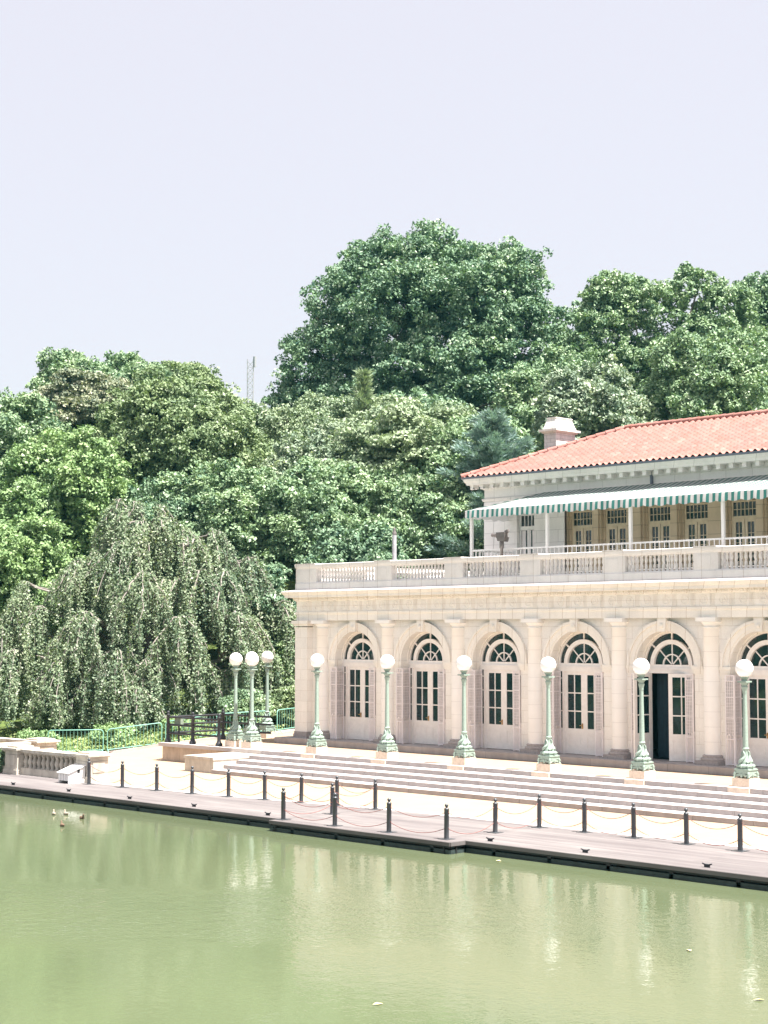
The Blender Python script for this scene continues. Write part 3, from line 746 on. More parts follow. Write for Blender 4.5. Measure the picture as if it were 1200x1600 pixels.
tile_plane(rf, lambda v: (EY+v*RUN, 2*RY-EY-v*RUN), lambda s, v, h: (EX+v*RUN, s, EZ+v*(RZ-EZ)+h))
tile_plane(rf, lambda v: (EX+v*RUN, XR+0.7-v*RUN), lambda s, v, h: (s, 2*RY-EY-v*RUN, EZ+v*(RZ-EZ)+h))
rf.add([(EX+.03,EY+.03,EZ-.03),(XR+.67,EY+.03,EZ-.03),(XR+.67,2*RY-EY-.03,EZ-.03),(EX+.03,2*RY-EY-.03,EZ-.03)], [(0,3,2,1)])
roof = rf.build('roof', M['tiles'], BH, BO)
def caps(a, b, name):
    m = MB(); a = Vector(a); b = Vector(b); n = int((b-a).length/0.42)
    for i in range(n):
        p = a.lerp(b, i/n); q = a.lerp(b, (i+1.12)/n) if i < n-1 else b
        m.tube([p, q], [0.125, 0.095], 10)
    o = m.build(name, M['tiles'], roof, BO)
caps((EX+0.02, EY+0.02, EZ+0.06), (EX+RUN, RY, RZ+0.06), 'hip_cap'); caps((XR+0.7-RUN, RY, RZ+0.07), (EX+RUN, RY, RZ+0.07), 'ridge_cap')
# chimney
ch = MB(); cx0, cx1, cy0, cy1 = 3.86, 4.52, 9.66, 10.95
ch.box(cx0, cx1, cy0, cy1, 12.0, 13.38)
chim = ch.build('chimney', M['chimney'], roof, BO)
cc = MB(); cc.box(cx0-0.08,cx1+0.08,cy0-0.08,cy1+0.08,13.38,13.44); cc.box(cx0-0.17,cx1+0.17,cy0-0.17,cy1+0.17,13.44,13.53)
cc.box(cx0-0.03,cx1+0.03,cy0-0.03,cy1+0.03,13.53,13.64)
a_, b_ = 0.0, 0.10
cc.add([(cx0-.01,cy0-.01,13.64),(cx1+.01,cy0-.01,13.64),(cx1+.01,cy1+.01,13.64),(cx0-.01,cy1+.01,13.64),(cx0+b_,cy0+b_,14.0),(cx1-b_,cy0+b_,14.0),(cx1-b_,cy1-b_,14.0),(cx0+b_,cy1-b_,14.0)],
       [(4,5,6,7),(0,1,5,4),(1,2,6,5),(2,3,7,6),(3,0,4,7)])
cc.box(cx0+.07,cx1-.07,cy0+.07,cy1-.07,14.0,14.05)
bpy.context.view_layer.update()
o = cc.build('chimney_cap', M['whitetrim'], roof, BO)
# downpipe on the upper frieze
MB().box(11.28, 11.36, UY-0.12, UY-0.0, 10.55, 11.03).build('downpipe', M['copper'], BH, BO)

# ------------------------------------------------------------------ awning
AX0, AYF, AZF, AZB = 3.95, 4.52, 9.76, 10.56
AW = empty('awning', (16, 5.8, 6.8)); AO = (16, 5.8, 6.8)
tag(AW, 'long green and white striped canvas awning on white posts over the upper terrace', 'awning')
cm = MB(); XR2 = 30.0; nseg = 26; sag = 0.05
def arow(x, t, x_):   # t 0 front .. 1 back
    return (x_, AYF+t*(UY-0.02-AYF), AZF+t*(AZB-AZF)-sag*math.sin(math.pi*t))
vs = []; NX = 104
for j in range(7):
    t = j/6
    for i in range(NX+1):
        x0_ = AX0+t*1.95; x = x0_+(XR2-x0_)*i/NX
        p = arow(x, t, x); d = -0.018*abs(math.sin(math.pi*(x-4.2)/4.0)) if 0 < t < 1 else 0
        vs.append((p[0], p[1], p[2]+d))
cm.add(vs, [(j*(NX+1)+i, j*(NX+1)+i+1, (j+1)*(NX+1)+i+1, (j+1)*(NX+1)+i) for j in range(6) for i in range(NX)], True)
cm.add([(AX0, AYF, AZF), (AX0, UY-0.02, AZF), (AX0+1.95, UY-0.02, AZB)], [(0,2,1)])
cm.build('canopy', M['canopy'], AW, AO)
va = MB(); STP = 0.262
x = AX0; vs = []; n = int((XR2-AX0)/0.0655)
for i in range(n+1):
    x = AX0+i*0.0655; ph = ((x-AX0)/(STP*2)) % 1; zb = AZF-0.27-0.06*math.sin(math.pi*ph)
    yy = AYF-0.02-0.015*math.sin(x*9)
    vs += [(x, AYF-0.005, AZF+0.005), (x, yy, AZF-0.15), (x, yy-0.01, zb)]
va.add(vs, [f for i in range(n) for f in ((3*i+1, 3*i+4, 3*i+3, 3*i), (3*i+2, 3*i+5, 3*i+4, 3*i+1))], True)
n = 40; vs = []
for i in range(n+1):
    y = AYF+i*(UY-AYF)/n; zb = AZF-0.27-0.06*abs(math.sin(math.pi*(y-AYF)/0.52)); vs += [(AX0-0.01, y, AZF), (AX0-0.02, y, zb)]
va.add(vs, [(2*i, 2*i+2, 2*i+3, 2*i+1) for i in range(n)])
va.build('valance', M['valance'], AW, AO)
for x in (4.18, 8.15, 12.15, 16.2, 20.2, 24.2, 28.2):
    MB().box(x-0.055, x+0.055, 4.6, 4.71, 6.78, AZF-0.02).build('post', M['white'], AW, AO)
fm = MB(); fm.bar((4.0,4.62,AZF-0.05),(30,4.62,AZF-0.05),0.05)
for x in (4.18, 8.15, 12.15, 16.2, 20.2, 24.2, 28.2): fm.bar((x,4.6,AZF-0.05),(x+1.7 if x < 5 else x,UY-0.02,AZB-0.08),0.04)
fm.build('frame', M['white'], AW, AO)
# white terrace railing
TR = empty('terrace_railing', (16, 4.5, 6.8)); TO = (16, 4.5, 6.8)
tag(TR, 'white metal railing with thin upright bars along the upper terrace', 'railing')
rm = MB(); rm.box(4.25, 30, 4.63, 4.69, 8.10, 8.165); rm.box(4.25, 30, 4.64, 4.68, 7.12, 7.16); rm.box(4.15,4.21,4.72,UY,8.10,8.165); rm.box(4.16,4.2,4.72,UY,7.12,7.16)
rm.build('rails', M['white'], TR, TO)
bz = MB(); x = 4.42
while x < 30: bz.box(x-0.017, x+0.017, 4.645, 4.675, 7.16, 8.10); x += 0.215
y = 4.9
while y < UY: bz.box(4.165, 4.195, y-0.014, y+0.014, 7.16, 8.10); y += 0.2
bz.build('bars', M['white'], TR, TO)
# coin viewer
VX, VY = 6.12, 4.28
V = empty('coin_viewer', (VX, VY, 6.78)); tag(V, 'grey metal coin-operated viewer standing on the upper terrace under the awning', 'viewer')
m = MB(); m.lathe([(0.17,0),(0.17,0.03),(0.07,0.08),(0.06,1.35),(0.09,1.38),(0.09,1.62),(0.06,1.66)], (0,0), 16); m.build('stand', M['viewer'], V)
m = MB(); m.box(-0.20,0.24,-0.11,0.11,1.78,2.0); m.prism([(-0.12,1.66),(0.22,1.62),(0.28,1.80),(-0.16,1.80)], 1, -0.13, 0.13)
m.bar((0.20,0,2.0),(0.36,0,2.06),0.1,0.1); m.build('housing', M['viewer'], V)
m = MB(); 
for s in (-0.065, 0.065): m.tube([(-0.2,s,1.9),(-0.42,s,1.9),(-0.44,s,1.9)], [0.055,0.07,0.075], 12)
m.build('lens_tubes', M['viewer'], V)
# grey standpipe post on the roof terrace
P_ = empty('vent_post', (-3.9, 8.3, 6.78)); tag(P_, 'slim pale grey post with small dark cap rising behind the left balustrade', 'post')
MB().lathe([(0.10,0),(0.10,2.45),(0.09,2.5)], (0,0), 14).build('pole', M['mast'], P_); MB().lathe([(0.105,2.5),(0.105,2.6),(0.05,2.68),(0.07,2.75),(0.02,2.83)], (0,0), 12).build('cap', M['viewer'], P_)

# ------------------------------------------------------------------ street lamps
def make_lamp():
    e = empty('street_lamp', (0, 0, 0))
    m = MB(); m.box(-0.31,0.31,-0.31,0.31,0.0,0.27); m.build('pedestal', M['pedestal'], e)
    b = MB()
    # openwork square plinth on four paw feet
    b.box(-0.25,0.25,-0.25,0.25,0.42,0.52); b.box(-0.27,0.27,-0.27,0.27,0.52,0.555); b.box(-0.235,0.235,-0.235,0.235,0.555,0.58)
    for sx in (-1, 1):
        for sy in (-1, 1):
            b.tube([(sx*0.235,sy*0.235,0.46),(sx*0.26,sy*0.26,0.38),(sx*0.245,sy*0.245,0.32),(sx*0.27,sy*0.27,0.285)], [0.045,0.05,0.035,0.05], 8)
    for ax in range(2):
        for s in (-1, 1):
            for k in range(7):     # small swags between the feet
                t0 = -0.2+0.4*k/7; t1 = -0.2+0.4*(k+1)/7; z0 = 0.40-0.05*abs(t0)/0.2; z1 = 0.40-0.05*abs(t1)/0.2
                p, q = ((t0, s*0.24, z0), (t1, s*0.24, z1)) if ax == 0 else ((s*0.24, t0, z0), (s*0.24, t1, z1)); b.bar(p, q, 0.03, 0.07)
            c = (0, s*0.25, 0.36) if ax == 0 else (s*0.25, 0, 0.36)
            b.tube([(c[0],c[1],0.42),(c[0],c[1],0.33),(c[0],c[1],0.29)], [0.03,0.045,0.015], 8)
    b.lathe([(0.20,0.58),(0.25,0.61),(0.27,0.65),(0.24,0.69),(0.20,0.71),(0.17,0.72)], (0,0), 20)
    for k in range(8):
        a = math.pi*k/4; b.tube([(0.24*math.cos(a),0.24*math.sin(a),0.60),(0.275*math.cos(a),0.275*math.sin(a),0.65),(0.22*math.cos(a),0.22*math.sin(a),0.70)], [0.03,0.04,0.02], 6)
    b.lathe([(0.17,0.71),(0.175,0.78),(0.13,0.86),(0.105,0.95),(0.095,1.10),(0.10,1.16),(0.115,1.17),(0.115,1.20),(0.085,1.22)], (0,0), 20)
    for k in range(4):            # curling creatures round the flare
        a0 = math.pi/4+math.pi/2*k
        pts = []
        for j in range(9):
            t = j/8; a = a0+1.1*math.sin(t*2.6); r = 0.19-0.10*t+0.02*math.sin(t*9); pts.append((r*math.cos(a), r*math.sin(a), 0.75+0.38*t))
        b.tube(pts, [0.05,0.055,0.05,0.045,0.04,0.035,0.03,0.022,0.012], 8)
    b.build('base', M['green_iron'], e)
    s_ = MB(); n = 16; vs = []
    for z, r in ((1.21, 0.088), (1.6, 0.084), (2.2, 0.076), (2.92, 0.064)):
        for k in range(2*n): a = math.pi*k/n; q = r*(1.0 if k % 2 else 0.90); vs.append((q*math.cos(a), q*math.sin(a), z))
    s_.add(vs, [(i*2*n+k, i*2*n+(k+1) % (2*n), (i+1)*2*n+(k+1) % (2*n), (i+1)*2*n+k) for i in range(3) for k in range(2*n)], True)
    s_.build('shaft', M['green_iron'], e)
    c = MB(); c.lathe([(0.066,2.90),(0.075,2.93),(0.07,2.96),(0.078,3.0),(0.105,3.10),(0.11,3.12),(0.085,3.14),(0.085,3.17),(0.11,3.19),(0.11,3.21),(0.15,3.24),(0.15,3.255)], (0,0), 20)
    c.box(-0.165,0.165,-0.165,0.165,3.255,3.30); c.lathe([(0.10,3.30),(0.085,3.33),(0.10,3.36),(0.13,3.40),(0.14,3.44)], (0,0), 20)
    c.build('capital', M['green_iron'], e)
    g = MB(); R0 = 0.285; prof = []
    for i in range(19):
        a = -math.pi/2+math.pi*i/18; prof.append((max(0.002, R0*math.cos(a)), 3.69+R0*math.sin(a)))
    prof = [p for p in prof if p[1] > 3.42]; g.lathe(prof, (0,0), 32); g.build('globe', M['opal'], e)
    return e
lp = make_lamp()
LAMPS = [(4*t, 0.0, 0.0, None) for t in range(6)] + [(-4.15, 0.1, 0, 'c'), (-5.25, 0.12, 0, 'a'), (-7.75, 3.1, 0, 'b'), (-8.95, 5.05, 0.0, 'd')]
lab = {'c': 'pale green globe lamp nearest the steps in the cluster beside the dark railing', 'a': 'pale green globe lamp leftmost of the cluster beside the dark railing',
       'b': 'pale green globe lamp mostly hidden behind its neighbour in the left cluster', 'd': 'pale green globe lamp standing farthest back in front of green barriers'}
seq = ['pale green globe lamp in front of the left corner of the boathouse', 'pale green globe lamp before the pier between the first and second arches',
       'pale green globe lamp before the pier between the second and third arches', 'pale green globe lamp before the pier between the third and fourth arches',
       'pale green globe lamp standing in front of the open door', 'pale green globe lamp nearest the right edge, before the sixth arch']
for i, (x, y, z, kx) in enumerate(LAMPS):
    e = lp if i == 0 else copy_tree(lp, None, (x, y, z))
    e.location = (x, y, z); e.rotation_euler = (0, 0, 0)
    tag(e, seq[i] if kx is None else lab[kx], 'street lamp', 'pale green globe lamps on the terrace')
# lower stone under each lamp of the step row
for t in range(6):
    MB().box(4*t-0.28, 4*t+0.50, -0.62, -0.5, -0.155, 0.0085).build('step_block', M['pedestal'], st, (12,-1.8,-0.78))

# ------------------------------------------------------------------ dock
DZ = -0.80
DK = empty('wooden_dock', (10, -10, -0.8)); DO = (10, -10, -0.8)
tag(DK, 'weathered grey-pink plank boat dock along the lake with a stepped-out middle platform', 'dock')
back_edge = [(-16,-8.98),(-3,-8.95),(4.3,-8.6),(12.3,-7.6),(32,-7.45)]
outl = [(-16,-11.7),(11.25,-11.7),(11.25,-12.15),(18.65,-12.15),(18.65,-11.55),(32,-11.55)]
d = MB(); xs_ = sorted(set([p[0] for p in back_edge]+[p[0] for p in outl]))
def yb_at(x):
    for (a, b), (c, e) in zip(back_edge[:-1], back_edge[1:]):
        if a <= x <= c: return b+(e-b)*(x-a)/(c-a)
for x0, x1 in zip(xs_[:-1], xs_[1:]):
    yf = -11.7 if x1 <= 11.25 else (-12.15 if x1 <= 18.65 else -11.55)
    d.add([(x0,yf,DZ+.02),(x1,yf,DZ+.02),(x1,yb_at(x1),DZ+.02),(x0,yb_at(x0),DZ+.02)], [(0,1,2,3)])
d.build('deck', M['planks'], DK, DO)
for i, (p, q) in enumerate(zip(outl[:-1], outl[1:])):
    m = MB(); m.bar((p[0],p[1]+0.0,DZ-0.035), (q[0],q[1],DZ-0.035), 0.06, 0.10); m.build('edge_board', M['planks'], DK, DO)
fb = MB(); fl_ = MB(); recess = MB()
for p, q in zip(outl[:-1], outl[1:]):
    if p[0] == q[0]: dx, dy = (0.05 if q[1] < p[1] else -0.05), 0
    else: dx, dy = 0, 0.05
    fb.bar((p[0]+dx,p[1]+dy,DZ-0.11),(q[0]+dx,q[1]+dy,DZ-0.11),0.05,0.06)
    recess.bar((p[0]+dx*5,p[1]+dy*5,DZ-0.2),(q[0]+dx*5,q[1]+dy*5,DZ-0.2),0.05,0.3)  # black strip stands in for the shaded gap under the deck
    fl_.bar((p[0]+dx*2,p[1]+dy*2,WZ+0.03),(q[0]+dx*2,q[1]+dy*2,WZ+0.03),0.16,0.17)
    if p[0] != q[0]:
        x = p[0]+1.0
        while x < q[0]: fb.box(x-0.06, x+0.06, p[1]+0.02, p[1]+0.16, WZ, DZ-0.1); x += 1.9
fb.build('fascia', M['rail'], DK, DO); recess.build('shade_strip', M['black'], DK, DO); fl_.build('float', M['float'], DK, DO)
# paver strip between dock and plaza handled by plaza; pale border
m = MB()
for (a, b), (c, e) in zip(back_edge[:-1], back_edge[1:]):
    m.add([(a,b,-0.775),(c,e,-0.775),(c,e+0.40,-0.775),(a,b+0.40,-0.775)], [(0,1,2,3)])
o = m.build('pavement_border', M['nosing']); tag(o, kind='structure')
# bollards
BOL = [(-2.36,-9.25),(-0.48,-9.1),(1.39,-8.95),(3.19,-8.78),(4.85,-8.5),(6.5,-8.28),(8.05,-8.02),(9.6,-7.84),(11.28,-7.75),
       (11.36,-9.69),(11.42,-11.75),(13.69,-11.75),(15.89,-11.72),(18.09,-11.70),(18.04,-9.65),(18.14,-7.85),(19.75,-7.8),(21.5,-7.85),(23.3,-7.95),(25.07,-8.11),(26.9,-8.2)]
def make_bollard():
    e = empty('bollard', (0,0,0))
    MB().lathe([(0.068,0.0),(0.068,0.80),(0.075,0.805),(0.075,0.82),(0.05,0.835),(0.03,0.85),(0.028,0.862),(0.05,0.885),(0.055,0.91),(0.045,0.94),(0.01,0.955)], (0,0), 14).build('post', M['bollard'], e)
    MB().box(-0.17,0.17,-0.17,0.17,0.0,0.015).build('base_plate', M['bollard'], e)
    for z in (0.72, 0.30): MB().tube([(-0.085,0,z),(0.085,0,z)], 0.012, 6).build('chain_ring', M['chain'], e)
    return e
bo = make_bollard()
BLAB = ['beside the stone pier and white duck hut'] + ['%s from the left in the back row' % ORD[i] for i in range(1, 7)] + ['eighth from the left in the back row', 'ending the back row behind the platform',
        'midway down the left side of the platform', 'at the front left corner of the platform', 'second along the front edge of the platform', 'third along the front edge of the platform', 'at the front right corner of the platform',
        'midway down the right side of the platform', 'first of the back row right of the platform', 'second of the back row right of the platform', 'third of the back row right of the platform', 'fourth of the back row right of the platform', 'nearest the right edge of the photo', 'just beyond the right edge']
for i, (x, y) in enumerate(BOL):
    e = bo if i == 0 else copy_tree(bo)
    e.location = (x, y, DZ+0.02); random.seed(900+i); e.rotation_euler = (R(random.uniform(-.6,.6)), R(random.uniform(-.6,.6)), R(random.uniform(-3,3)))
    tag(e, 'charcoal metal bollard '+BLAB[i], 'bollard', 'charcoal bollards along the dock')
for i, (p, q) in enumerate(zip(BOL[:-1], BOL[1:])):
    for z, nm in ((0.72, 'upper'), (0.30, 'lower')):
        random.seed(i*7+int(z*10)); sag_ = random.uniform(0.20, 0.27); pts = []
        a = Vector((p[0],p[1],DZ+0.02+z)); b = Vector((q[0],q[1],DZ+0.02+z)); n = 14
        for k in range(n+1):
            t = k/n; v_ = a.lerp(b, t); v_.z -= sag_*4*t*(1-t); pts.append(v_ - a)
        m = MB(); m.tube(pts, 0.0095, 5)
        o = m.build('chain', M['chain'], loc=a)
        tag(o, '%s rusty chain from the bollard %s' % (nm, BLAB[i]), 'chain', 'chains between the bollards')
# cleats
def make_cleat():
    m = MB(); m.box(-0.05,0.05,-0.03,0.03,0,0.05); m.tube([(-0.14,0,0.09),(-0.05,0,0.06),(0.05,0,0.06),(0.14,0,0.09)], [0.014,0.024,0.024,0.014], 8); m.box(-0.07,-0.03,-0.025,0.025,0,0.06); m.box(0.03,0.07,-0.025,0.025,0,0.06)
    return m.build('dock_cleat', M['rail'])
cl = make_cleat(); CL = [(-4.09,-11.4),(-0.48,-11.4),(3.15,-11.4),(6.65,-11.4),(10.24,-11.35),(19.23,-11.2),(22.47,-11.2),(26.16,-11.2)]
CLL = ['nearest the left edge of the photo','in front of the white duck hut','second right of the duck hut','before the end of the stone block','just left of the platform','just right of the platform','second right of the platform','nearest the right edge of the photo']
for i, (x, y) in enumerate(CL):
    e = cl if i == 0 else copy_tree(cl); e.location = (x, y, DZ+0.02); tag(e, 'small dark iron cleat on the dock edge '+CLL[i], 'cleat', 'cleats on the dock edge')

# ------------------------------------------------------------------ duck hut
H = empty('duck_hut', (-3.35, -9.35, DZ+0.02)); tag(H, 'small white wooden hut with sloping lid on the dock by the stone pier', 'hut')
m = MB(); m.prism([(-0.36,0.10),(0.36,0.10),(0.36,0.60),(-0.36,0.36)], 0, -0.34, 0.34)
m.box(-0.34,-0.28,-0.36,0.36,0,0.10); m.box(0.28,0.34,-0.36,0.36,0,0.10); m.build('body', M['white'], H)
m = MB(); m.prism([(-0.42,0.365),(0.40,0.64),(0.40,0.67),(-0.42,0.395)], 0, -0.385, 0.385); m.build('lid', M['white'], H)
MB().box(0.341,0.35,0.02,0.13,0.38,0.50).build('vent', M['black'], H)
for x in (-0.17, 0.0, 0.17): MB().box(x-0.006,x+0.006,-0.368,-0.361,0.11,0.35).build('board_seam', M['mast'], H)

# ------------------------------------------------------------------ old balustrade, left
BA = empty('stone_balustrade', (-8.0, -8.5, -0.8)); BAO = (-8.0, -8.5, -0.8)
tag(BA, 'weathered limestone balustrade with square piers beside the dock at left', 'balustrade')
def pier(x0, x1, y0, y1, zt=0.14):
    m = MB(); m.box(x0-0.06,x1+0.06,y0-0.06,y1+0.06,-0.80,-0.60); m.box(x0-0.03,x1+0.03,y0-0.03,y1+0.03,-0.60,-0.55); m.box(x0,x1,y0,y1,-0.55,zt)
    m.box(x0+0.16,x1-0.16,y0-0.02,y0+0.02,-0.42,0.0) ; m.box(x1-0.02,x1+0.02,y0+0.16,y1-0.16,-0.42,0.0)
    o = m.build('pier', M['oldstone'], BA, BAO)
    c = MB(); c.box(x0-0.05,x1+0.05,y0-0.05,y1+0.05,zt,zt+0.04); c.box(x0-0.12,x1+0.12,y0-0.12,y1+0.12,zt+0.04,zt+0.12); c.box(x0+0.05,x1-0.05,y0+0.05,y1-0.05,zt+0.12,zt+0.19)
    c.build('pier_cap', M['oldstone'], o, BAO)
pier(-3.68, -2.80, -8.95, -8.10); pier(-8.62, -7.75, -8.95, -8.10); pier(-13.9, -13.0, -8.95, -8.1); pier(-12.0, -10.95, -5.95, -5.0)
ra = MB()
for (x0, x1) in ((-7.75,-3.68),(-13.0,-8.62)):
    ra.box(x0,x1,-8.78,-8.27,0.06,0.11); ra.box(x0,x1,-8.86,-8.19,0.11,0.22); ra.box(x0,x1,-8.80,-8.25,-0.8,-0.50); ra.box(x0,x1,-8.5,-8.46,-0.5,0.06)
ra.box(-11.7,-11.25,-8.27,-5.95,0.10,0.21); ra.box(-11.62,-11.33,-8.27,-5.95,-0.8,0.10); ra.box(-18,-12.0,-5.7,-5.25,0.10,0.21); ra.box(-18,-12,-5.6,-5.35,-0.8,0.10)
ra.build('rail', M['oldstone'], BA, BAO)
pr = MB().lathe([(0.10,0),(0.10,0.04),(0.07,0.07),(0.10,0.18),(0.115,0.25),(0.08,0.36),(0.06,0.42),(0.075,0.46),(0.10,0.50),(0.10,0.56)], (0,0), 12).build('baluster', M['oldstone'], BA)
k = 0
for (x0, x1) in ((-7.75,-3.68),(-13.0,-8.62)):
    n = int((x1-x0)/0.31)
    for i in range(n):
        l = (x0+(i+0.5)*(x1-x0)/n+8.0, -8.62+8.5, 0.30)
        if k == 0: pr.location = l
        else: copy_tree(pr, BA, l)
        k += 1

# ------------------------------------------------------------------ dark railing on the retaining wall
DR = empty('dark_railing', (-8, 1.5, 0)); DRO = (-8, 1.5, 0)
tag(DR, 'dark iron three-rail fence with ball-topped posts on the tan wall', 'railing')
PF = [(-9.5,-0.2),(-7.75,-0.2),(-5.95,-0.2)]; PB = [(-9.5,2.9),(-7.6,2.9)]
def rpost(x, y): MB().lathe([(0.15,0.0),(0.15,0.10),(0.11,0.14),(0.09,0.2),(0.075,0.26),(0.07,1.15),(0.095,1.17),(0.095,1.22),(0.05,1.25),(0.075,1.30),(0.06,1.36),(0.01,1.38)], (x,y), 14, z0=0.012).build('post', M['rail'], DR, DRO)
for p in PF+PB: rpost(*p)
for a, b in ((PF[0],PF[1]),(PF[1],PF[2]),(PB[0],PB[1]),(PF[0],PB[0]),(PB[1],(-6.2,2.9))):
    m = MB()
    for z in (0.42, 0.78, 1.12): m.tube([(a[0],a[1],z),(b[0],b[1],z)], 0.045, 8)
    m.build('rail', M['rail'], DR, DRO)
C_ = empty('control_box', (-9.05, 0.05, 0.0)); tag(C_, 'dull green metal box fixed inside the left end of the dark railing', 'box')
MB().box(-0.22,0.22,-0.08,0.08,0.78,1.10).build('cabinet', M['cabinet'], C_); MB().box(-0.03,0.03,-0.03,0.03,0.01,0.78).build('leg', M['rail'], C_)

# ------------------------------------------------------------------ green crowd barriers
BR = [((-16.2,-2.0,-0.80),(-14.62,-0.05,-0.78)), ((-14.5,0.10,-0.77),(-13.35,2.35,-0.50)), ((-13.25,2.5,-0.46),(-11.75,4.35,-0.12)), ((-11.7,4.5,-0.1),(-10.75,6.75,0.0)), ((-10.6,7.1,0.02),(-12.3,10.9,0.05))]
BRL = ['leftmost behind the old stone balustrade', 'in the middle of the paved gap left of the dark railing', 'behind the left end of the dark railing', 'behind the clustered globe lamps', 'by the left corner of the boathouse']
for i, (a, b) in enumerate(BR):
    a = Vector(a); b = Vector(b); rel = b-a; n = 15
    e = empty('crowd_barrier', a); tag(e, 'green steel crowd barrier '+BRL[i], 'barrier', 'green crowd barriers in a line')
    U = Vector((0,0,1)); hd = rel.normalized()
    m = MB(); r = 0.12; z0, z1 = 0.18, 1.12
    pts = [U*z0, U*(z1-r), hd*0.04+U*(z1-0.04), hd*r+U*z1, rel-hd*r+U*z1, rel-hd*0.04+U*(z1-0.04), rel+U*(z1-r), rel+U*z0]
    m.tube(pts, 0.024, 8); m.tube([U*z0, rel+U*z0], 0.022, 8); m.build('frame', M['barrier'], e)
    m = MB()
    for k in range(1, n): p = rel*(k/n); m.tube([p+U*z0, p+U*z1], 0.010, 5, False)
    m.build('bars', M['barrier'], e)
    sd = Vector((hd.y, -hd.x, 0))
    for p in (hd*0.02, rel-hd*0.02):
        m = MB(); m.tube([p+sd*0.32+U*0.02, p+sd*0.2+U*0.12, p+U*0.2, p-sd*0.2+U*0.12, p-sd*0.32+U*0.02], 0.02, 6); m.build('foot', M['barrier'], e)

# ------------------------------------------------------------------ ducks and leaves on the lake
def make_duck(mat):
    m = MB(); m.tube([(-0.26,0,0.10),(-0.20,0,0.08),(-0.08,0,0.05),(0.04,0,0.045),(0.13,0,0.07),(0.165,0,0.14),(0.17,0,0.20),(0.19,0,0.235),(0.235,0,0.225),(0.29,0,0.215)], [0.01,0.055,0.10,0.11,0.08,0.045,0.036,0.045,0.028,0.012], 12)
    return m.build('duck', mat)
DU = [(5.9,-15.9,0.4,'duckbody','brown duck swimming alone nearest the photo centre of the left water'),(4.6,-14.3,-2.6,'duckbody','brown duck swimming to the right of the pair near the dock'),
      (3.0,-14.3,0.2,'duckpale','pale duck, left one of the pair near the dock'),(3.25,-14.0,0.5,'duckpale','pale duck, right one of the pair near the dock')]
for x, y, a, mt, lb in DU:
    d = make_duck(M[mt]); d.scale = (0.62,)*3; d.location = (x, y, WZ); d.rotation_euler = (0,0,a+2.4); tag(d, lb, 'duck', 'ducks on the lake')
for i, (x, y) in enumerate([(20.4,-12.2),(30.0,-26.0),(30.9,-18.75),(34.1,-21.4)]):
    m = MB(); m.add([(-0.09,0,0.012),(0,-0.05,0.02),(0.1,0,0.012),(0,0.05,0.03)], [(0,1,2,3)]); o = m.build('floating_leaf', M['yellowleaf'], loc=(x,y,WZ+0.002)); o.rotation_euler = (0,0,i*1.3)
    tag(o, 'pale yellow leaf floating '+['by the dock right of the platform','low in the middle of the water','under the fifth lamp reflection','under the rightmost lamp reflection'][i], 'leaf', 'leaves floating on the lake')

# ------------------------------------------------------------------ radio mast
MX, MY = -270.9, 223.4
MA = empty('radio_mast', (MX, MY, 10)); tag(MA, 'thin grey lattice radio mast far beyond the treetops', 'mast')
m = MB(); rx = Vector((0.7115, 0.7027, 0)); hw = 0.75
for s in (-1, 1):
    for q in (0, 1):
        p = rx*hw*s+Vector((-0.7,0.7,0))*q; m.bar((p.x,p.y,0),(p.x,p.y,64.5),0.14)
z = 40
while z < 64:
    a = rx*hw; m.bar((-a.x,-a.y,z),(a.x,a.y,z+1.6),0.15); m.bar((a.x,a.y,z),(-a.x,-a.y,z+1.6),0.15); m.bar((-a.x,-a.y,z),(a.x,a.y,z),0.12); z += 1.6
m.build('lattice', M['mast'], MA); 
MB().bar((5.2,5.2,0),(5.2,5.2,62),0.12).build('aerial', M['mast'], MA)
m = MB(); m.box(0.5,1.1,0.5,1.1,62.5,65.2); m.build('antenna', M['mast'], MA)

# ------------------------------------------------------------------ vegetation
def quads_mesh(name, P, mat, var, parent=None, loc=None):
    """P (n,4,3) quads"""
    n = P.shape[0]; me = bpy.data.meshes.new(name)
    me.vertices.add(n*4); me.vertices.foreach_set('co', P.astype(np.float32).reshape(-1))
    me.loops.add(n*4); me.loops.foreach_set('vertex_index', np.arange(n*4, dtype=np.int32))
    me.polygons.add(n); me.polygons.foreach_set('loop_start', np.arange(0, n*4, 4, dtype=np.int32)); me.polygons.foreach_set('loop_total', np.full(n, 4, dtype=np.int32))
    me.update(calc_edges=True); a = me.attributes.new('var', 'FLOAT', 'FACE'); a.data.foreach_set('value', var.astype(np.float32))
    me.materials.append(mat); o = bpy.data.objects.new(name, me); col.objects.link(o)
    if parent: o.parent = parent
    if loc is not None: o.location = loc
    return o
def leaf_quads(rng, c, nrm, size, aspect=0.6, fold=0.15):
    n = len(c); nrm = nrm/np.maximum(1e-6, np.linalg.norm(nrm, axis=1, keepdims=True))
    t = rng.normal(size=(n, 3)); t -= nrm*(t*nrm).sum(1, keepdims=True); t /= np.maximum(1e-6, np.linalg.norm(t, axis=1, keepdims=True))
    b = np.cross(nrm, t); s = size[:, None]
    return np.stack([c-t*s, c-b*s*aspect-nrm*s*fold, c+t*s, c+b*s*aspect-nrm*s*fold], 1)
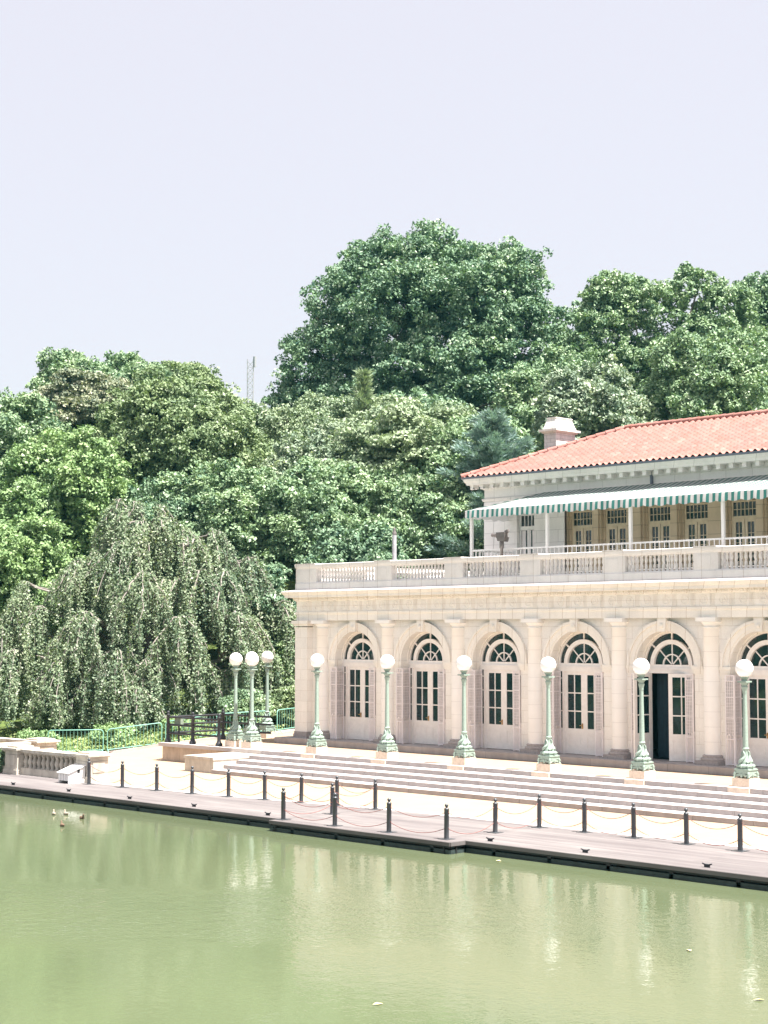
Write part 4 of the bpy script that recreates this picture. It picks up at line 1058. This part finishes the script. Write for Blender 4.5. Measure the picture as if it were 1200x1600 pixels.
def crown_leaves(rng, centers, rads, per, lsize, flat=0.7, upb=0.35):
    """leaf clumps: domes of leaves round each centre"""
    k = np.repeat(np.arange(len(centers)), per); n = len(k)
    d = rng.normal(size=(n, 3)); d[:, 2] = np.abs(d[:, 2])*1.0-0.35; d /= np.linalg.norm(d, axis=1, keepdims=True)
    rr = rads[k]*(rng.uniform(0.45, 1.0, n)**0.6); p = centers[k]+d*rr[:, None]*np.array([1, 1, flat])
    nr = d*0.6+rng.normal(size=(n, 3))*0.7+np.array([0.12, 0, upb])
    sz = lsize*rng.uniform(0.6, 1.25, n)
    cv = rng.uniform(-0.22, 0.22, len(centers)); var = np.clip(rng.uniform(0, 1, n)*0.75+0.12+cv[k], 0, 1)
    return leaf_quads(rng, p, nr, sz), var
def limb(m, rng, a, b, r0, r1, n=5, wob=0.06):
    a = Vector(a); b = Vector(b); L_ = (b-a).length; pts = []; rs = []
    for i in range(n+1):
        t = i/n; p = a.lerp(b, t); p.z += 0.12*L_*math.sin(math.pi*t)*0.6
        if 0 < i < n: p += Vector(rng.normal(size=3)*wob*L_*0.5)
        pts.append(p); rs.append(r0+(r1-r0)*t)
    m.tube(pts, rs, 6, False); return pts
def make_tree(name, label, base, lobes, mat, seed, clump=0.9, dens=1.0, lsize=0.17, per=110, trunk=0.35, bark='bark', flat=0.7, shell=0.55, group='trees on the wooded bank', cat='tree', limbs=True, skip=0.0):
    """lobes: list of (x,y,z,rx,ry,rz) world ellipsoids. clumps are scattered over every lobe"""
    rng = np.random.default_rng(seed); C = []
    if cat == 'tree': clump *= 0.60; per = int(per*0.50); lsize *= 0.74; flat = min(1.0, flat*1.4)
    for (x, y, z, rx_, ry_, rz_) in lobes:
        area = 4*math.pi*((rx_*ry_)**1.6/3+(rx_*rz_)**1.6/3+(ry_*rz_)**1.6/3)**(1/1.6)
        n = max(5, int(area/(clump*clump*1.35)*dens))
        d = rng.normal(size=(n, 3)); d /= np.linalg.norm(d, axis=1, keepdims=True); d[:, 2] = np.where(d[:, 2] < -0.55, -d[:, 2], d[:, 2])
        r = shell+(1-shell)*rng.uniform(0, 1, n)**0.5
        nz = np.array([noise.noise((q[0]*2.2+seed, q[1]*2.2, q[2]*2.2)) for q in d]); r = r*(1+0.55*nz)
        C.append(np.array([x, y, z])+d*r[:, None]*np.array([rx_, ry_, rz_]))
    C = np.concatenate(C)
    if skip: C = C[rng.uniform(size=len(C)) > skip]
    rads = clump*rng.uniform(0.6, 1.25, len(C))
    P, var = crown_leaves(rng, C, rads, per, lsize, flat)
    e = empty(name, base); tag(e, label, cat, group)
    quads_mesh('crown', P-np.array(base), mat, var, e)
    if trunk:
        m = MB(); top = Vector(lobes[0][:3])-Vector(base); tp = Vector((top.x, top.y, top.z+lobes[0][5]*0.3))
        m.tube([(0,0,-1), (0.05,0.03,tp.z*0.3), (tp.x*0.6,tp.y*0.6,tp.z*0.65), tp], [trunk*1.15, trunk*0.85, trunk*0.55, trunk*0.15], 10, False)
        idx = rng.permutation(len(C))[:min(len(C), 26 if limbs else 8)]
        for j in idx:
            q = Vector(C[j])-Vector(base); t = rng.uniform(0.35, 0.85); s_ = Vector((tp.x*t, tp.y*t, min(tp.z*t, max(1.0, q.z-0.5))))
            limb(m, rng, s_, q, trunk*0.32, 0.03)
        m.build('trunk', M[bark], e)
    return e
def lobed(cx, cy, zc, rx_, rz_, n, seed, sub=0.5, squash=1.0):
    """one main ellipsoid plus n smaller ones over its surface"""
    rng = np.random.default_rng(seed); L_ = [(cx, cy, zc, rx_*0.72, rx_*0.72, rz_*0.75)]
    for i in range(n):
        a = 2.399*i+rng.uniform(-.3, .3); el = math.asin(max(-0.45, min(0.98, -0.4+1.38*(i+0.5)/n)))
        r = sub*rng.uniform(0.75, 1.15)
        L_.append((cx+rx_*(1-r*0.62)*math.cos(el)*math.cos(a), cy+rx_*(1-r*0.62)*math.cos(el)*math.sin(a), zc+rz_*(1-r*0.62)*math.sin(el), rx_*r, rx_*r, (0.4*rx_+0.6*rz_)*r*1.05*squash))
    return L_
def conifer(name, label, base, h, rad, mat, seed, z0=0.12, sharp=0.9, group='trees on the wooded bank', per=70, lsize=0.16):
    rng = np.random.default_rng(seed); Cc = []; m = MB(); m.tube([(0,0,-1),(0,0,h*0.5),(0,0,h*0.98)], [0.28,0.16,0.02], 8, False)
    z = h*z0; tw = []
    while z < h*0.97:
        t = (z-h*z0)/(h*(1-z0)); r = rad*(1-t)**sharp*(0.35+0.65*min(1,t*5+0.5))*rng.uniform(0.7, 1.15)+0.15; nb = 6 if t < 0.8 else 4; a0 = rng.uniform(0, 6)
        for b in range(nb):
            a = a0+2*math.pi*b/nb+rng.uniform(-.3,.3); rr = r*rng.uniform(0.55,1.25); dz = rr*0.25
            d = np.array([math.cos(a), math.sin(a), 0]); tip = d*rr+np.array([0,0,z+dz])
            m.tube([(0,0,z),(tip[0]*0.5,tip[1]*0.5,z+dz*0.2),tuple(tip)], [0.05,0.03,0.01], 4, False)
            k = max(3, int(rr/0.28))
            for j in range(1, k+1):
                f = j/k; q = d*rr*f+np.array([0,0,z+dz*f*f]); side = np.array([-d[1], d[0], 0])
                for s in (-1, 0, 1): Cc.append(q+side*s*0.36*rr*(1-f*0.6)*0.5+rng.normal(size=3)*0.06)
        z += max(0.26, 0.62*(1-t*0.45))
    C = np.array(Cc); n = len(C)*per; kk = np.repeat(np.arange(len(C)), per)
    d = rng.normal(size=(n, 3)); d /= np.linalg.norm(d, axis=1, keepdims=True); ra = 0.34*rng.uniform(0.3, 1, n)
    p = C[kk]+d*ra[:, None]*np.array([1, 1, 0.55]); out = C[kk]*np.array([1,1,0]); out /= np.maximum(0.1, np.linalg.norm(out, axis=1, keepdims=True))
    dirv = out*0.8+d*0.7+np.array([0,0,0.45]); dirv /= np.linalg.norm(dirv, axis=1, keepdims=True)
    sd = np.cross(dirv, rng.normal(size=(n,3))); sd /= np.maximum(1e-6, np.linalg.norm(sd, axis=1, keepdims=True)); s = (lsize*rng.uniform(.6,1.3,n))[:, None]
    P = np.stack([p-dirv*s, p-sd*s*0.16, p+dirv*s, p+sd*s*0.16], 1); cv = rng.uniform(-.2,.2,len(C))
    var = np.clip(rng.uniform(0,1,n)*0.75+0.12+cv[kk], 0, 1)
    e = empty(name, base); tag(e, label, 'conifer', group); quads_mesh('crown', P, mat, var, e); m.build('trunk', M['barkpale'], e); return e

G = lambda x, y: hill(x, y)
def T(x, y): return (x, y, G(x, y))
# the great round tree
C0 = (-39.6, 47.6)
big = [(-39.6,47.6,26.5,7.5,7.5,8.0),(-43.5,44.5,29.5,4.6,4.6,4.2),(-36.5,50.8,30.0,4.8,4.8,4.0),(-40.5,47.5,32.3,4.4,4.4,3.6),(-45.0,42.2,24.6,4.0,4.0,4.3),(-46.2,41.0,20.0,4.0,4.0,4.4),(-42.4,44.8,32.6,3.1,3.1,2.9),
       (-34.6,52.8,26.5,4.6,4.6,4.6),(-32.4,54.6,21.5,4.4,4.4,4.2),(-38.5,45.5,22.5,5.0,5.0,4.6),(-34.5,48.5,23.5,4.4,4.4,4.0),(-43.5,43.0,20.0,5.0,5.0,4.5),(-38.2,50.6,32.6,3.0,3.0,2.6),(-35.0,52.0,32.0,3.2,3.2,2.9),
       (-31.0,56.0,17.5,4.0,4.0,4.0),(-35,49,17.5,5,5,4.2),(-41,44,15.5,5,5,4)]
make_tree('broadleaf_tree', 'huge round dark green tree rising highest above all the others', T(*C0), big, L['deep'], 11, clump=1.05, per=125, lsize=0.20, trunk=0.8, dens=0.8, shell=0.6, skip=0.12)
# right hand airy tree
rt = [(-23.4,57.3,22.0,5.6,5.6,5.0),(-27.5,53.5,24.0,3.0,3.0,2.4),(-24.5,56.5,29.0,2.6,2.6,2.2),(-26.8,54.1,29.6,2.0,2.0,1.6),(-26.9,53.9,26.6,2.8,2.8,2.8),(-28.4,52.3,24.0,2.9,2.9,2.8),(-26.6,54.6,30.3,2.1,2.1,1.6),(-22.3,58.6,31.0,1.8,1.8,1.3),(-20.3,60.6,29.4,2.3,2.3,1.7),(-21.2,59.6,26.2,3.4,3.4,2.6),(-18.6,62.0,24.5,3.4,3.4,3.0),
      (-27.3,52.8,19.5,3.8,3.8,3.4),(-20.5,58.6,19.0,4.5,4.5,4.0),(-25,54,16,4.5,4.5,3.6),(-29.3,51.2,21.0,3.2,3.2,3.4),(-27.6,53.2,23.6,2.6,2.6,2.8)]
make_tree('broadleaf_tree', 'tall open-topped green tree with bare limbs showing, behind the red roof', T(-23.4,57.3), rt, L['mid'], 12, clump=0.8, per=100, lsize=0.19, trunk=0.6, dens=0.85, skip=0.12)
make_tree('broadleaf_tree', 'dark green tree cut by the right edge of the photo', T(-19.3,68.5), lobed(-19.3,68.5,25.5,5.4,7.5,9,5), L['deep'], 13, clump=0.95, per=100, lsize=0.2, trunk=0.5)
make_tree('broadleaf_tree', 'rounded mid green tree low behind the right half of the red roof', T(-12.7,47.6), lobed(-12.7,47.6,18.6,5.0,5.6,9,6), L['mid'], 14, clump=0.85, per=110, lsize=0.18, trunk=0.4)
make_tree('broadleaf_tree', 'tree with whitish leaf undersides just behind the chimney', T(-17.5,40.2), lobed(-17.5,40.2,17.6,3.5,4.2,9,7), L['pale'], 15, clump=0.75, per=100, lsize=0.18, trunk=0.3)
make_tree('broadleaf_tree', 'dark green tree filling the dip between the two tallest crowns', T(-25.8,46.6), lobed(-25.8,46.6,18.6,5.0,5.0,9,8), L['mid'], 16, clump=0.9, per=105, lsize=0.19, trunk=0.4)
make_tree('broadleaf_tree', 'dark layered tree with beige-tipped leaves at the upper left', T(-48.8,22.6), lobed(-48.8,22.6,18.9,4.5,4.6,11,9,0.5,0.6), L['beige'], 17, clump=0.9, per=115, lsize=0.19, trunk=0.4, flat=0.45)
make_tree('broadleaf_tree', 'feathery pale green treetop, left one above the beige-tipped tree', T(-57.7,27.5), lobed(-57.7,27.5,22.3,3.7,3.8,8,10,0.45), L['mid'], 18, clump=0.8, per=80, lsize=0.2, trunk=0.3)
make_tree('broadleaf_tree', 'feathery pale green treetop, right one above the beige-tipped tree', T(-57.8,33.1), lobed(-57.8,33.1,22.4,4.0,4.3,8,11,0.45), L['mid'], 19, clump=0.8, per=80, lsize=0.2, trunk=0.3)
make_tree('broadleaf_tree', 'distant flat-topped tree left of the radio mast', T(-69.1,47.1), lobed(-69.1,45.9,26.6,3.6,2.8,7,12,0.5,0.6), L['olive'], 20, clump=0.8, per=80, lsize=0.2, trunk=0.3, flat=0.45)
make_tree('broadleaf_tree', 'green tree on the left edge of the photo below the pale sky', T(-42.1,11.2), lobed(-42.1,11.2,13.2,4.6,6.2,9,13), L['mid'], 21, clump=0.85, per=110, lsize=0.18, trunk=0.35)
make_tree('broadleaf_tree', 'bright yellow-green maple left of the weeping tree top', T(-33.6,10.2), lobed(-33.6,10.2,11.4,3.8,4.9,10,14), L['bright'], 22, clump=0.75, per=115, lsize=0.16, trunk=0.3)
make_tree('broadleaf_tree', 'broad olive green tree above and behind the weeping tree', T(-34.9,20.0), lobed(-34.9,20.0,15.4,5.2,5.0,12,15), L['olive'], 23, clump=0.85, per=120, lsize=0.165, trunk=0.4)
make_tree('broadleaf_tree', 'tree with silvery white leaves in the middle of the bank', T(-37.6,26.0), lobed(-37.6,26.0,15.8,3.6,4.6,10,16), L['pale'], 24, clump=0.75, per=100, lsize=0.18, trunk=0.3)
make_tree('broadleaf_tree', 'soft grey-green rounded tree below the left side of the huge tree', T(-31.9,28.7), lobed(-31.9,28.7,15.2,3.7,5.0,10,17), L['pine'], 25, clump=0.8, per=120, lsize=0.15, trunk=0.3)
conifer('pine_tree', 'slim olive pine with a pale leader standing up before the huge tree', T(-25.2,26.9), 21.8-G(-25.2,26.9), 2.6, L['pine'], 26, per=12, sharp=0.8)
make_tree('pine_tree', 'broad soft olive pine mass right of the slim pine leader', T(-22.0,28.0), lobed(-22.0,28.0,13.6,5.2,5.6,13,51,0.42,0.8), L['pine'], 27, clump=0.9, per=150, lsize=0.13, trunk=0.3, flat=0.55, cat='conifer')
conifer('pine_tree', 'blue-green pine between the olive pines and the chimney', T(-14.3,26.7), 18.2-G(-14.3,26.7), 4.2, L['bluepine'], 28, per=40, sharp=0.55)
make_tree('broadleaf_tree', 'pale green rounded tree left of the blue-green pine', T(-17.2,28.6), lobed(-17.2,28.6,13.2,3.6,4.2,10,52), L['mid'], 53, clump=0.8, per=110, lsize=0.16, trunk=0.3)
make_tree('broadleaf_tree', 'mid green tree directly above the left end of the balustraded roof', T(-22.3,20.5), lobed(-22.3,20.5,9.4,3.9,4.9,10,18), L['mid'], 29, clump=0.75, per=110, lsize=0.16, trunk=0.3)
make_tree('broadleaf_tree', 'green tree behind the slim roof post, below the pines', T(-18.2,25.4), lobed(-18.2,25.4,9.6,3.8,4.6,10,19), L['mid'], 30, clump=0.75, per=110, lsize=0.16, trunk=0.3)
make_tree('broadleaf_tree', 'mid green tree at the right shoulder of the weeping tree', T(-27.0,17.0), lobed(-27.0,17.0,9.6,3.6,5.2,10,20), L['mid'], 31, clump=0.75, per=110, lsize=0.16, trunk=0.3)
make_tree('broadleaf_tree', 'light green low tree at the left edge behind the weeping tree', T(-30.5,5.0), lobed(-30.5,5.0,6.6,4.0,4.2,9,21), L['bright'], 32, clump=0.75, per=115, lsize=0.15, trunk=0.25)
make_tree('broadleaf_tree', 'shadowy tree behind the left corner of the boathouse', T(-15.5,17.5), lobed(-15.5,17.5,5.6,3.2,4.6,9,22), L['deep'], 33, clump=0.7, per=110, lsize=0.15, trunk=0.25)
make_tree('broadleaf_tree', 'pale-leaved green tree between the pines and the silvery tree', T(-27.0,24.5), lobed(-27.0,24.5,12.4,3.4,4.6,9,23), L['pale'], 34, clump=0.75, per=110, lsize=0.16, trunk=0.3)
make_tree('broadleaf_tree', 'dense green tree filling the slope under the huge tree', T(-32.5,38.0), lobed(-32.5,38.0,15.5,5.5,5.5,10,24), L['deep'], 35, clump=0.9, per=110, lsize=0.18, trunk=0.4)
make_tree('broadleaf_tree', 'green crown between the flat-topped tree and the huge tree', T(-50.0,36.5), lobed(-50.0,36.5,15.6,4.6,5.0,9,25), L['mid'], 36, clump=0.85, per=100, lsize=0.18, trunk=0.35)
make_tree('broadleaf_tree', 'pale green crown right of the feathery treetops', T(-50.5,30.0), lobed(-50.5,30.0,18.6,3.9,4.0,9,26), L['pale'], 37, clump=0.8, per=100, lsize=0.18, trunk=0.35)
make_tree('broadleaf_tree', 'dark green tree directly behind the top of the weeping tree', T(-31.0,14.5), lobed(-31.0,14.5,8.6,4.0,4.6,9,61), L['deep'], 62, clump=0.8, per=110, lsize=0.16, trunk=0.3)
make_tree('broadleaf_tree', 'leafy tree just beyond the left edge of the photo, nearer the lake', T(-40.0,-2.0), lobed(-40.0,-2.0,8.0,5.2,6.4,9,71), L['mid'], 72, clump=0.95, per=90, lsize=0.2, trunk=0.35)
make_tree('broadleaf_tree', 'taller leafy tree beyond the left edge of the photo', T(-52.0,2.0), lobed(-52.0,2.0,13.0,6.2,8.0,9,73), L['deep'], 74, clump=1.05, per=90, lsize=0.22, trunk=0.4)
# shrubs
def shrub(label, x, y, r, h, mat, seed, z=None):
    b = (x, y, G(x, y) if z is None else z)
    make_tree('shrub', label, b, lobed(x, y, b[2]+h*0.5, r, h*0.55, 6, seed), mat, seed, clump=0.38, per=90, lsize=0.07, trunk=0.05, group='shrubs behind the barriers', cat='shrub', limbs=False)
shrub('bright green rounded shrub beside the left corner of the boathouse', -15.0, 12.0, 1.9, 4.6, L['bright'], 41)
shrub('low olive bush at the foot of the boathouse corner behind the barrier', -12.9, 10.0, 1.2, 1.9, L['olive'], 42)
shrub('green bush behind the barrier between the lamps and the boathouse', -13.6, 7.6, 1.3, 1.6, L['mid'], 43)
shrub('leafy shrub right of the weeping tree behind the cluster of lamps', -17.5, 11.0, 1.8, 3.6, L['mid'], 44)
for i in range(4):
    shrub(['small green shrub under the weeping tree at the far left','small green shrub behind the leftmost barrier','small green shrub behind the middle barrier','small green shrub behind the dark railing'][i], -19.5+1.75*i, -4.5+2.9*i, 0.9, 0.8, L['bright'], 45+i)
# conifer boughs by the building corner
make_tree('broadleaf_tree', 'dark tree with layered drooping boughs left of the building cornice', T(-18.0,11.6), lobed(-18.0,11.6,5.2,2.7,3.6,9,29,0.45,0.5), L['deep'], 50, clump=0.6, per=100, lsize=0.13, trunk=0.2, flat=0.4)

# weeping tree
def weeping():
    bx, by = -21.6, 7.6; bz = G(bx, by); rng = np.random.default_rng(77)
    e = empty('weeping_tree', (bx, by, bz)); tag(e, 'large weeping beech trailing curtains of small grey-green leaves over the barriers', 'tree')
    H = 12.6-bz; m = MB(); tw = MB(); Pc = []; Pn = []; Vv = []
    m.tube([(0,0,-0.5),(0.2,0.1,3),(-0.1,0.2,6.0),(-0.8,-0.3,H-3.6),(-1.0,-0.5,H-2.4)], [0.5, 0.42, 0.2, 0.08, 0.04], 10, False)
    rx_ = np.array([0.7115, 0.7027, 0]); dv = np.array([-0.7027, 0.7115, 0])
    heads = [(-1.3,-0.6,11.6,1.3),(0.5,-0.9,11.2,1.4),(-0.4,-1.2,11.4,1.4),(-0.2,-1.9,10.3,1.5),(-0.8,-2.4,9.3,1.6),(2.1,-2.0,9.4,1.7),(-3.1,-1.6,8.4,1.6),(4.2,-1.4,8.5,1.6),(0.3,-3.8,7.6,1.7),(1.8,-4.2,5.4,1.9),(-4.8,-2.4,5.9,1.8),(5.6,-2.0,6.2,1.8),
             (-2.2,-4.4,5.6,1.8),(-5.8,-3.4,3.7,1.7),(3.9,-3.9,5.6,1.8),(-0.6,-5.2,3.7,1.7),(-3.3,-5.0,3.3,1.6),(6.6,-1.6,4.4,1.5),(-7.0,-2.2,4.2,1.6),(2.7,-0.9,9.9,1.6),(3.3,-2.3,7.7,1.7),(4.3,-2.8,5.4,1.7),(5.3,-2.6,3.4,1.5),(2.4,-2.9,7.8,1.7),(2.4,-4.2,3.4,1.6),(3.9,-3.4,2.8,1.5),(-5.6,-1.8,7.2,1.7),(-6.6,-2.6,5.2,1.6)]
    for i in range(36):       # fill: tent-shaped envelope
        t = rng.uniform(0.05, 0.95)**0.8; z = H*(1-t)*0.92; r = 7.6*t**0.75*rng.uniform(0.6, 1.0); a = rng.uniform(0, 2*math.pi)
        if rng.uniform() < 0.6: a = -math.pi/2+rng.uniform(-1.4, 1.4)
        heads.append((r*math.cos(a), r*math.sin(a)*0.85, max(1.9, z), rng.uniform(1.1, 1.8)))
    for hi, (u_, v_, z, sp) in enumerate(heads):
        u_ *= 1.06 if u_ < 0 else 1.28
        hp = rx_*u_+dv*v_; hp = np.array([hp[0], hp[1], z]); rr = math.hypot(u_, v_)
        s0 = np.array([0.0, 0.0, max(0.8, z-1.6-rr*0.25)])
        oa = math.atan2(hp[1], hp[0]); od = np.array([math.cos(oa), math.sin(oa), 0.0])
        nsub = 4
        for sb in range(nsub):
            ang = oa+(sb-(nsub-1)/2)*0.62+rng.normal()*0.25; d0 = np.array([math.cos(ang), math.sin(ang), 0]); reach = sp*rng.uniform(0.7, 1.25); drop = reach*rng.uniform(0.7, 1.5)
            mid = s0*0.5+hp*0.5+np.array([0, 0, 0.45+0.10*rr])+rng.normal(size=3)*0.1
            K = []
            nn_ = 12
            for j in range(nn_+1):       # arching bough : trunk -> head -> over and down
                t = j/nn_
                if t < 0.45: q_ = t/0.45; p = (s0*(1-q_)+mid*q_)*(1-q_)+(mid*(1-q_)+hp*q_)*q_
                else:
                    q_ = (t-0.45)/0.55; p = hp+d0*reach*q_+np.array([0, 0, 0.30*math.sin(math.pi*min(1, q_*2.2))*(1-q_)-drop*q_**2])
                K.append(p+(rng.normal(size=3)*0.045 if 0 < j < nn_ else 0))
            K = np.array(K); r0 = 0.06 if sb == 0 else 0.03
            m.tube([tuple(q) for q in K], [r0*(1-0.75*j/nn_) + 0.012 for j in range(nn_+1)], 6, False)
            for k in range(15):
                t = rng.uniform(0.42, 1.0)*nn_; i0 = min(int(t), nn_-1); o_ = K[i0]*(1-(t-i0))+K[i0+1]*(t-i0)
                a = ang+rng.normal()*0.9; d = np.array([math.cos(a), math.sin(a), 0]); ln = min(o_[2]-0.15, rng.uniform(0.9, 3.3)); outr = rng.uniform(0.1, 0.7)*(0.4+ln*0.25)
                if ln < 0.3: continue
                n = 10; wob = rng.normal(size=2)*0.08; pts = []
                for j in range(n+1):
                    q_ = j/n; pts.append(o_+d*outr*(1-(1-q_)**2)+np.array([wob[0]*math.sin(q_*5), wob[1]*math.sin(q_*4), 0.08*math.sin(min(1, q_*3)*math.pi)-ln*q_**1.2]))
                pts = np.array(pts)
                tw.tube([tuple(q) for q in pts[::3]], [0.016, 0.011, 0.007, 0.004][:len(pts[::3])], 4, False)
                nl = int(ln*42); tt = rng.uniform(0.0, 1, nl)*n; i1 = np.minimum(tt.astype(int), n-1); f = (tt-i1)[:, None]
                q = pts[i1]*(1-f)+pts[i1+1]*f+rng.normal(size=(nl, 3))*np.array([0.085, 0.085, 0.07])
                Pc.append(q); Pn.append(d*0.8+rng.normal(size=(nl, 3))*0.6+np.array([0, 0, 0.35]))
                Vv.append(np.clip(rng.uniform(0, 1, nl)*0.8+rng.uniform(-0.1, 0.35), 0, 1))
    Pc = np.concatenate(Pc); Pn = np.concatenate(Pn); Vv = np.concatenate(Vv); keep = Pc[:, 2] > 0.05; Pc, Pn, Vv = Pc[keep], Pn[keep], Vv[keep]
    Q = leaf_quads(rng, Pc, Pn, 0.072*rng.uniform(0.6, 1.3, len(Pc)), 0.6)
    quads_mesh('crown', Q, L['weep'], Vv, e); m.build('trunk', M['barkpale'], e); tw.build('twigs', M['barkpale'], e)
weeping()

# grass and ground cover
rng = np.random.default_rng(5); P = []; n = 42000
x = rng.uniform(-26, -10.2, n); y = rng.uniform(-8, 13, n)
def kx(y):   # kerb x at y
    ks = sorted([(k[1], k[0]) for k in KERB]); return np.interp(y, [k[0] for k in ks], [k[1] for k in ks])
keep = x < kx(y)-0.3; x, y = x[keep], y[keep]; z = np.array([G(a, b) for a, b in zip(x, y)])
hh = rng.uniform(0.05, 0.26, len(x))*(0.5+np.array([0.5+noise.noise((a*0.7, b*0.7, 3)) for a, b in zip(x, y)]))
c = np.stack([x, y, z+hh], 1); nr = rng.normal(size=(len(x), 3))+np.array([0.3, -0.5, 0.9])
Q = leaf_quads(rng, c, nr, 0.075*rng.uniform(.6, 1.4, len(x)), 0.5)
o = quads_mesh('ground_cover', Q, L['grass'], rng.uniform(0, 1, len(x))); tag(o, 'bright green grass and weeds behind the kerb and barriers', 'ground cover', kind='stuff')
# weeds and ivy by the old balustrade
m_ = rng.uniform(size=(3000, 3))*np.array([1.6, 0.5, 1.0])+np.array([-10.6, -9.2, -0.8]); Q = leaf_quads(rng, m_, rng.normal(size=(3000,3))+np.array([0,-1,.5]), 0.05*rng.uniform(.6,1.4,3000))
o = quads_mesh('ivy', Q, L['mid'], rng.uniform(0,1,3000)); tag(o, 'dark ivy growing over the balustrade at the left edge', 'ivy', kind='stuff')

# wooded far bank (seen in reflections)
rng = np.random.default_rng(9); Cs = []
for i in range(46):
    x = -150+i*5.0+rng.uniform(-2,2); y = -80+rng.uniform(-6,6); r = rng.uniform(4.5,6.5); h = rng.uniform(10,17)
    n = 46; d = rng.normal(size=(n,3)); d /= np.linalg.norm(d,axis=1,keepdims=True); Cs.append(np.array([x,y,h*0.55])+d*np.array([r,r,h*0.5]))
Cs = np.concatenate(Cs); Pq, var = crown_leaves(rng, Cs, np.full(len(Cs), 1.8), 26, 0.55)
o = quads_mesh('far_bank_woodland', Pq, L['deep'], var); tag(o, 'dense wood on the far bank behind the viewer', 'woodland', kind='stuff')

# ------------------------------------------------------------------ distance haze, tinted teal to lift the dark tones as well
hz = MB().box(-445, 445, -315, 495, -8, 82)
hm_ = bpy.data.materials.new('haze_air'); hm_.use_nodes = True; hn = hm_.node_tree; hn.nodes.clear()
ho = hn.nodes.new("ShaderNodeOutputMaterial"); hv = hn.nodes.new("ShaderNodeVolumePrincipled")
hv.inputs["Color"].default_value = (0.25, 0.85, 1.0, 1); hv.inputs["Density"].default_value = HAZE
hv.inputs["Anisotropy"].default_value = 0.2
hn.links.new(hv.outputs[0], ho.inputs["Volume"])
o = hz.build('haze', hm_); tag(o, kind='stuff', label='thin teal-tinted haze added to fade the distance and lift the darks')
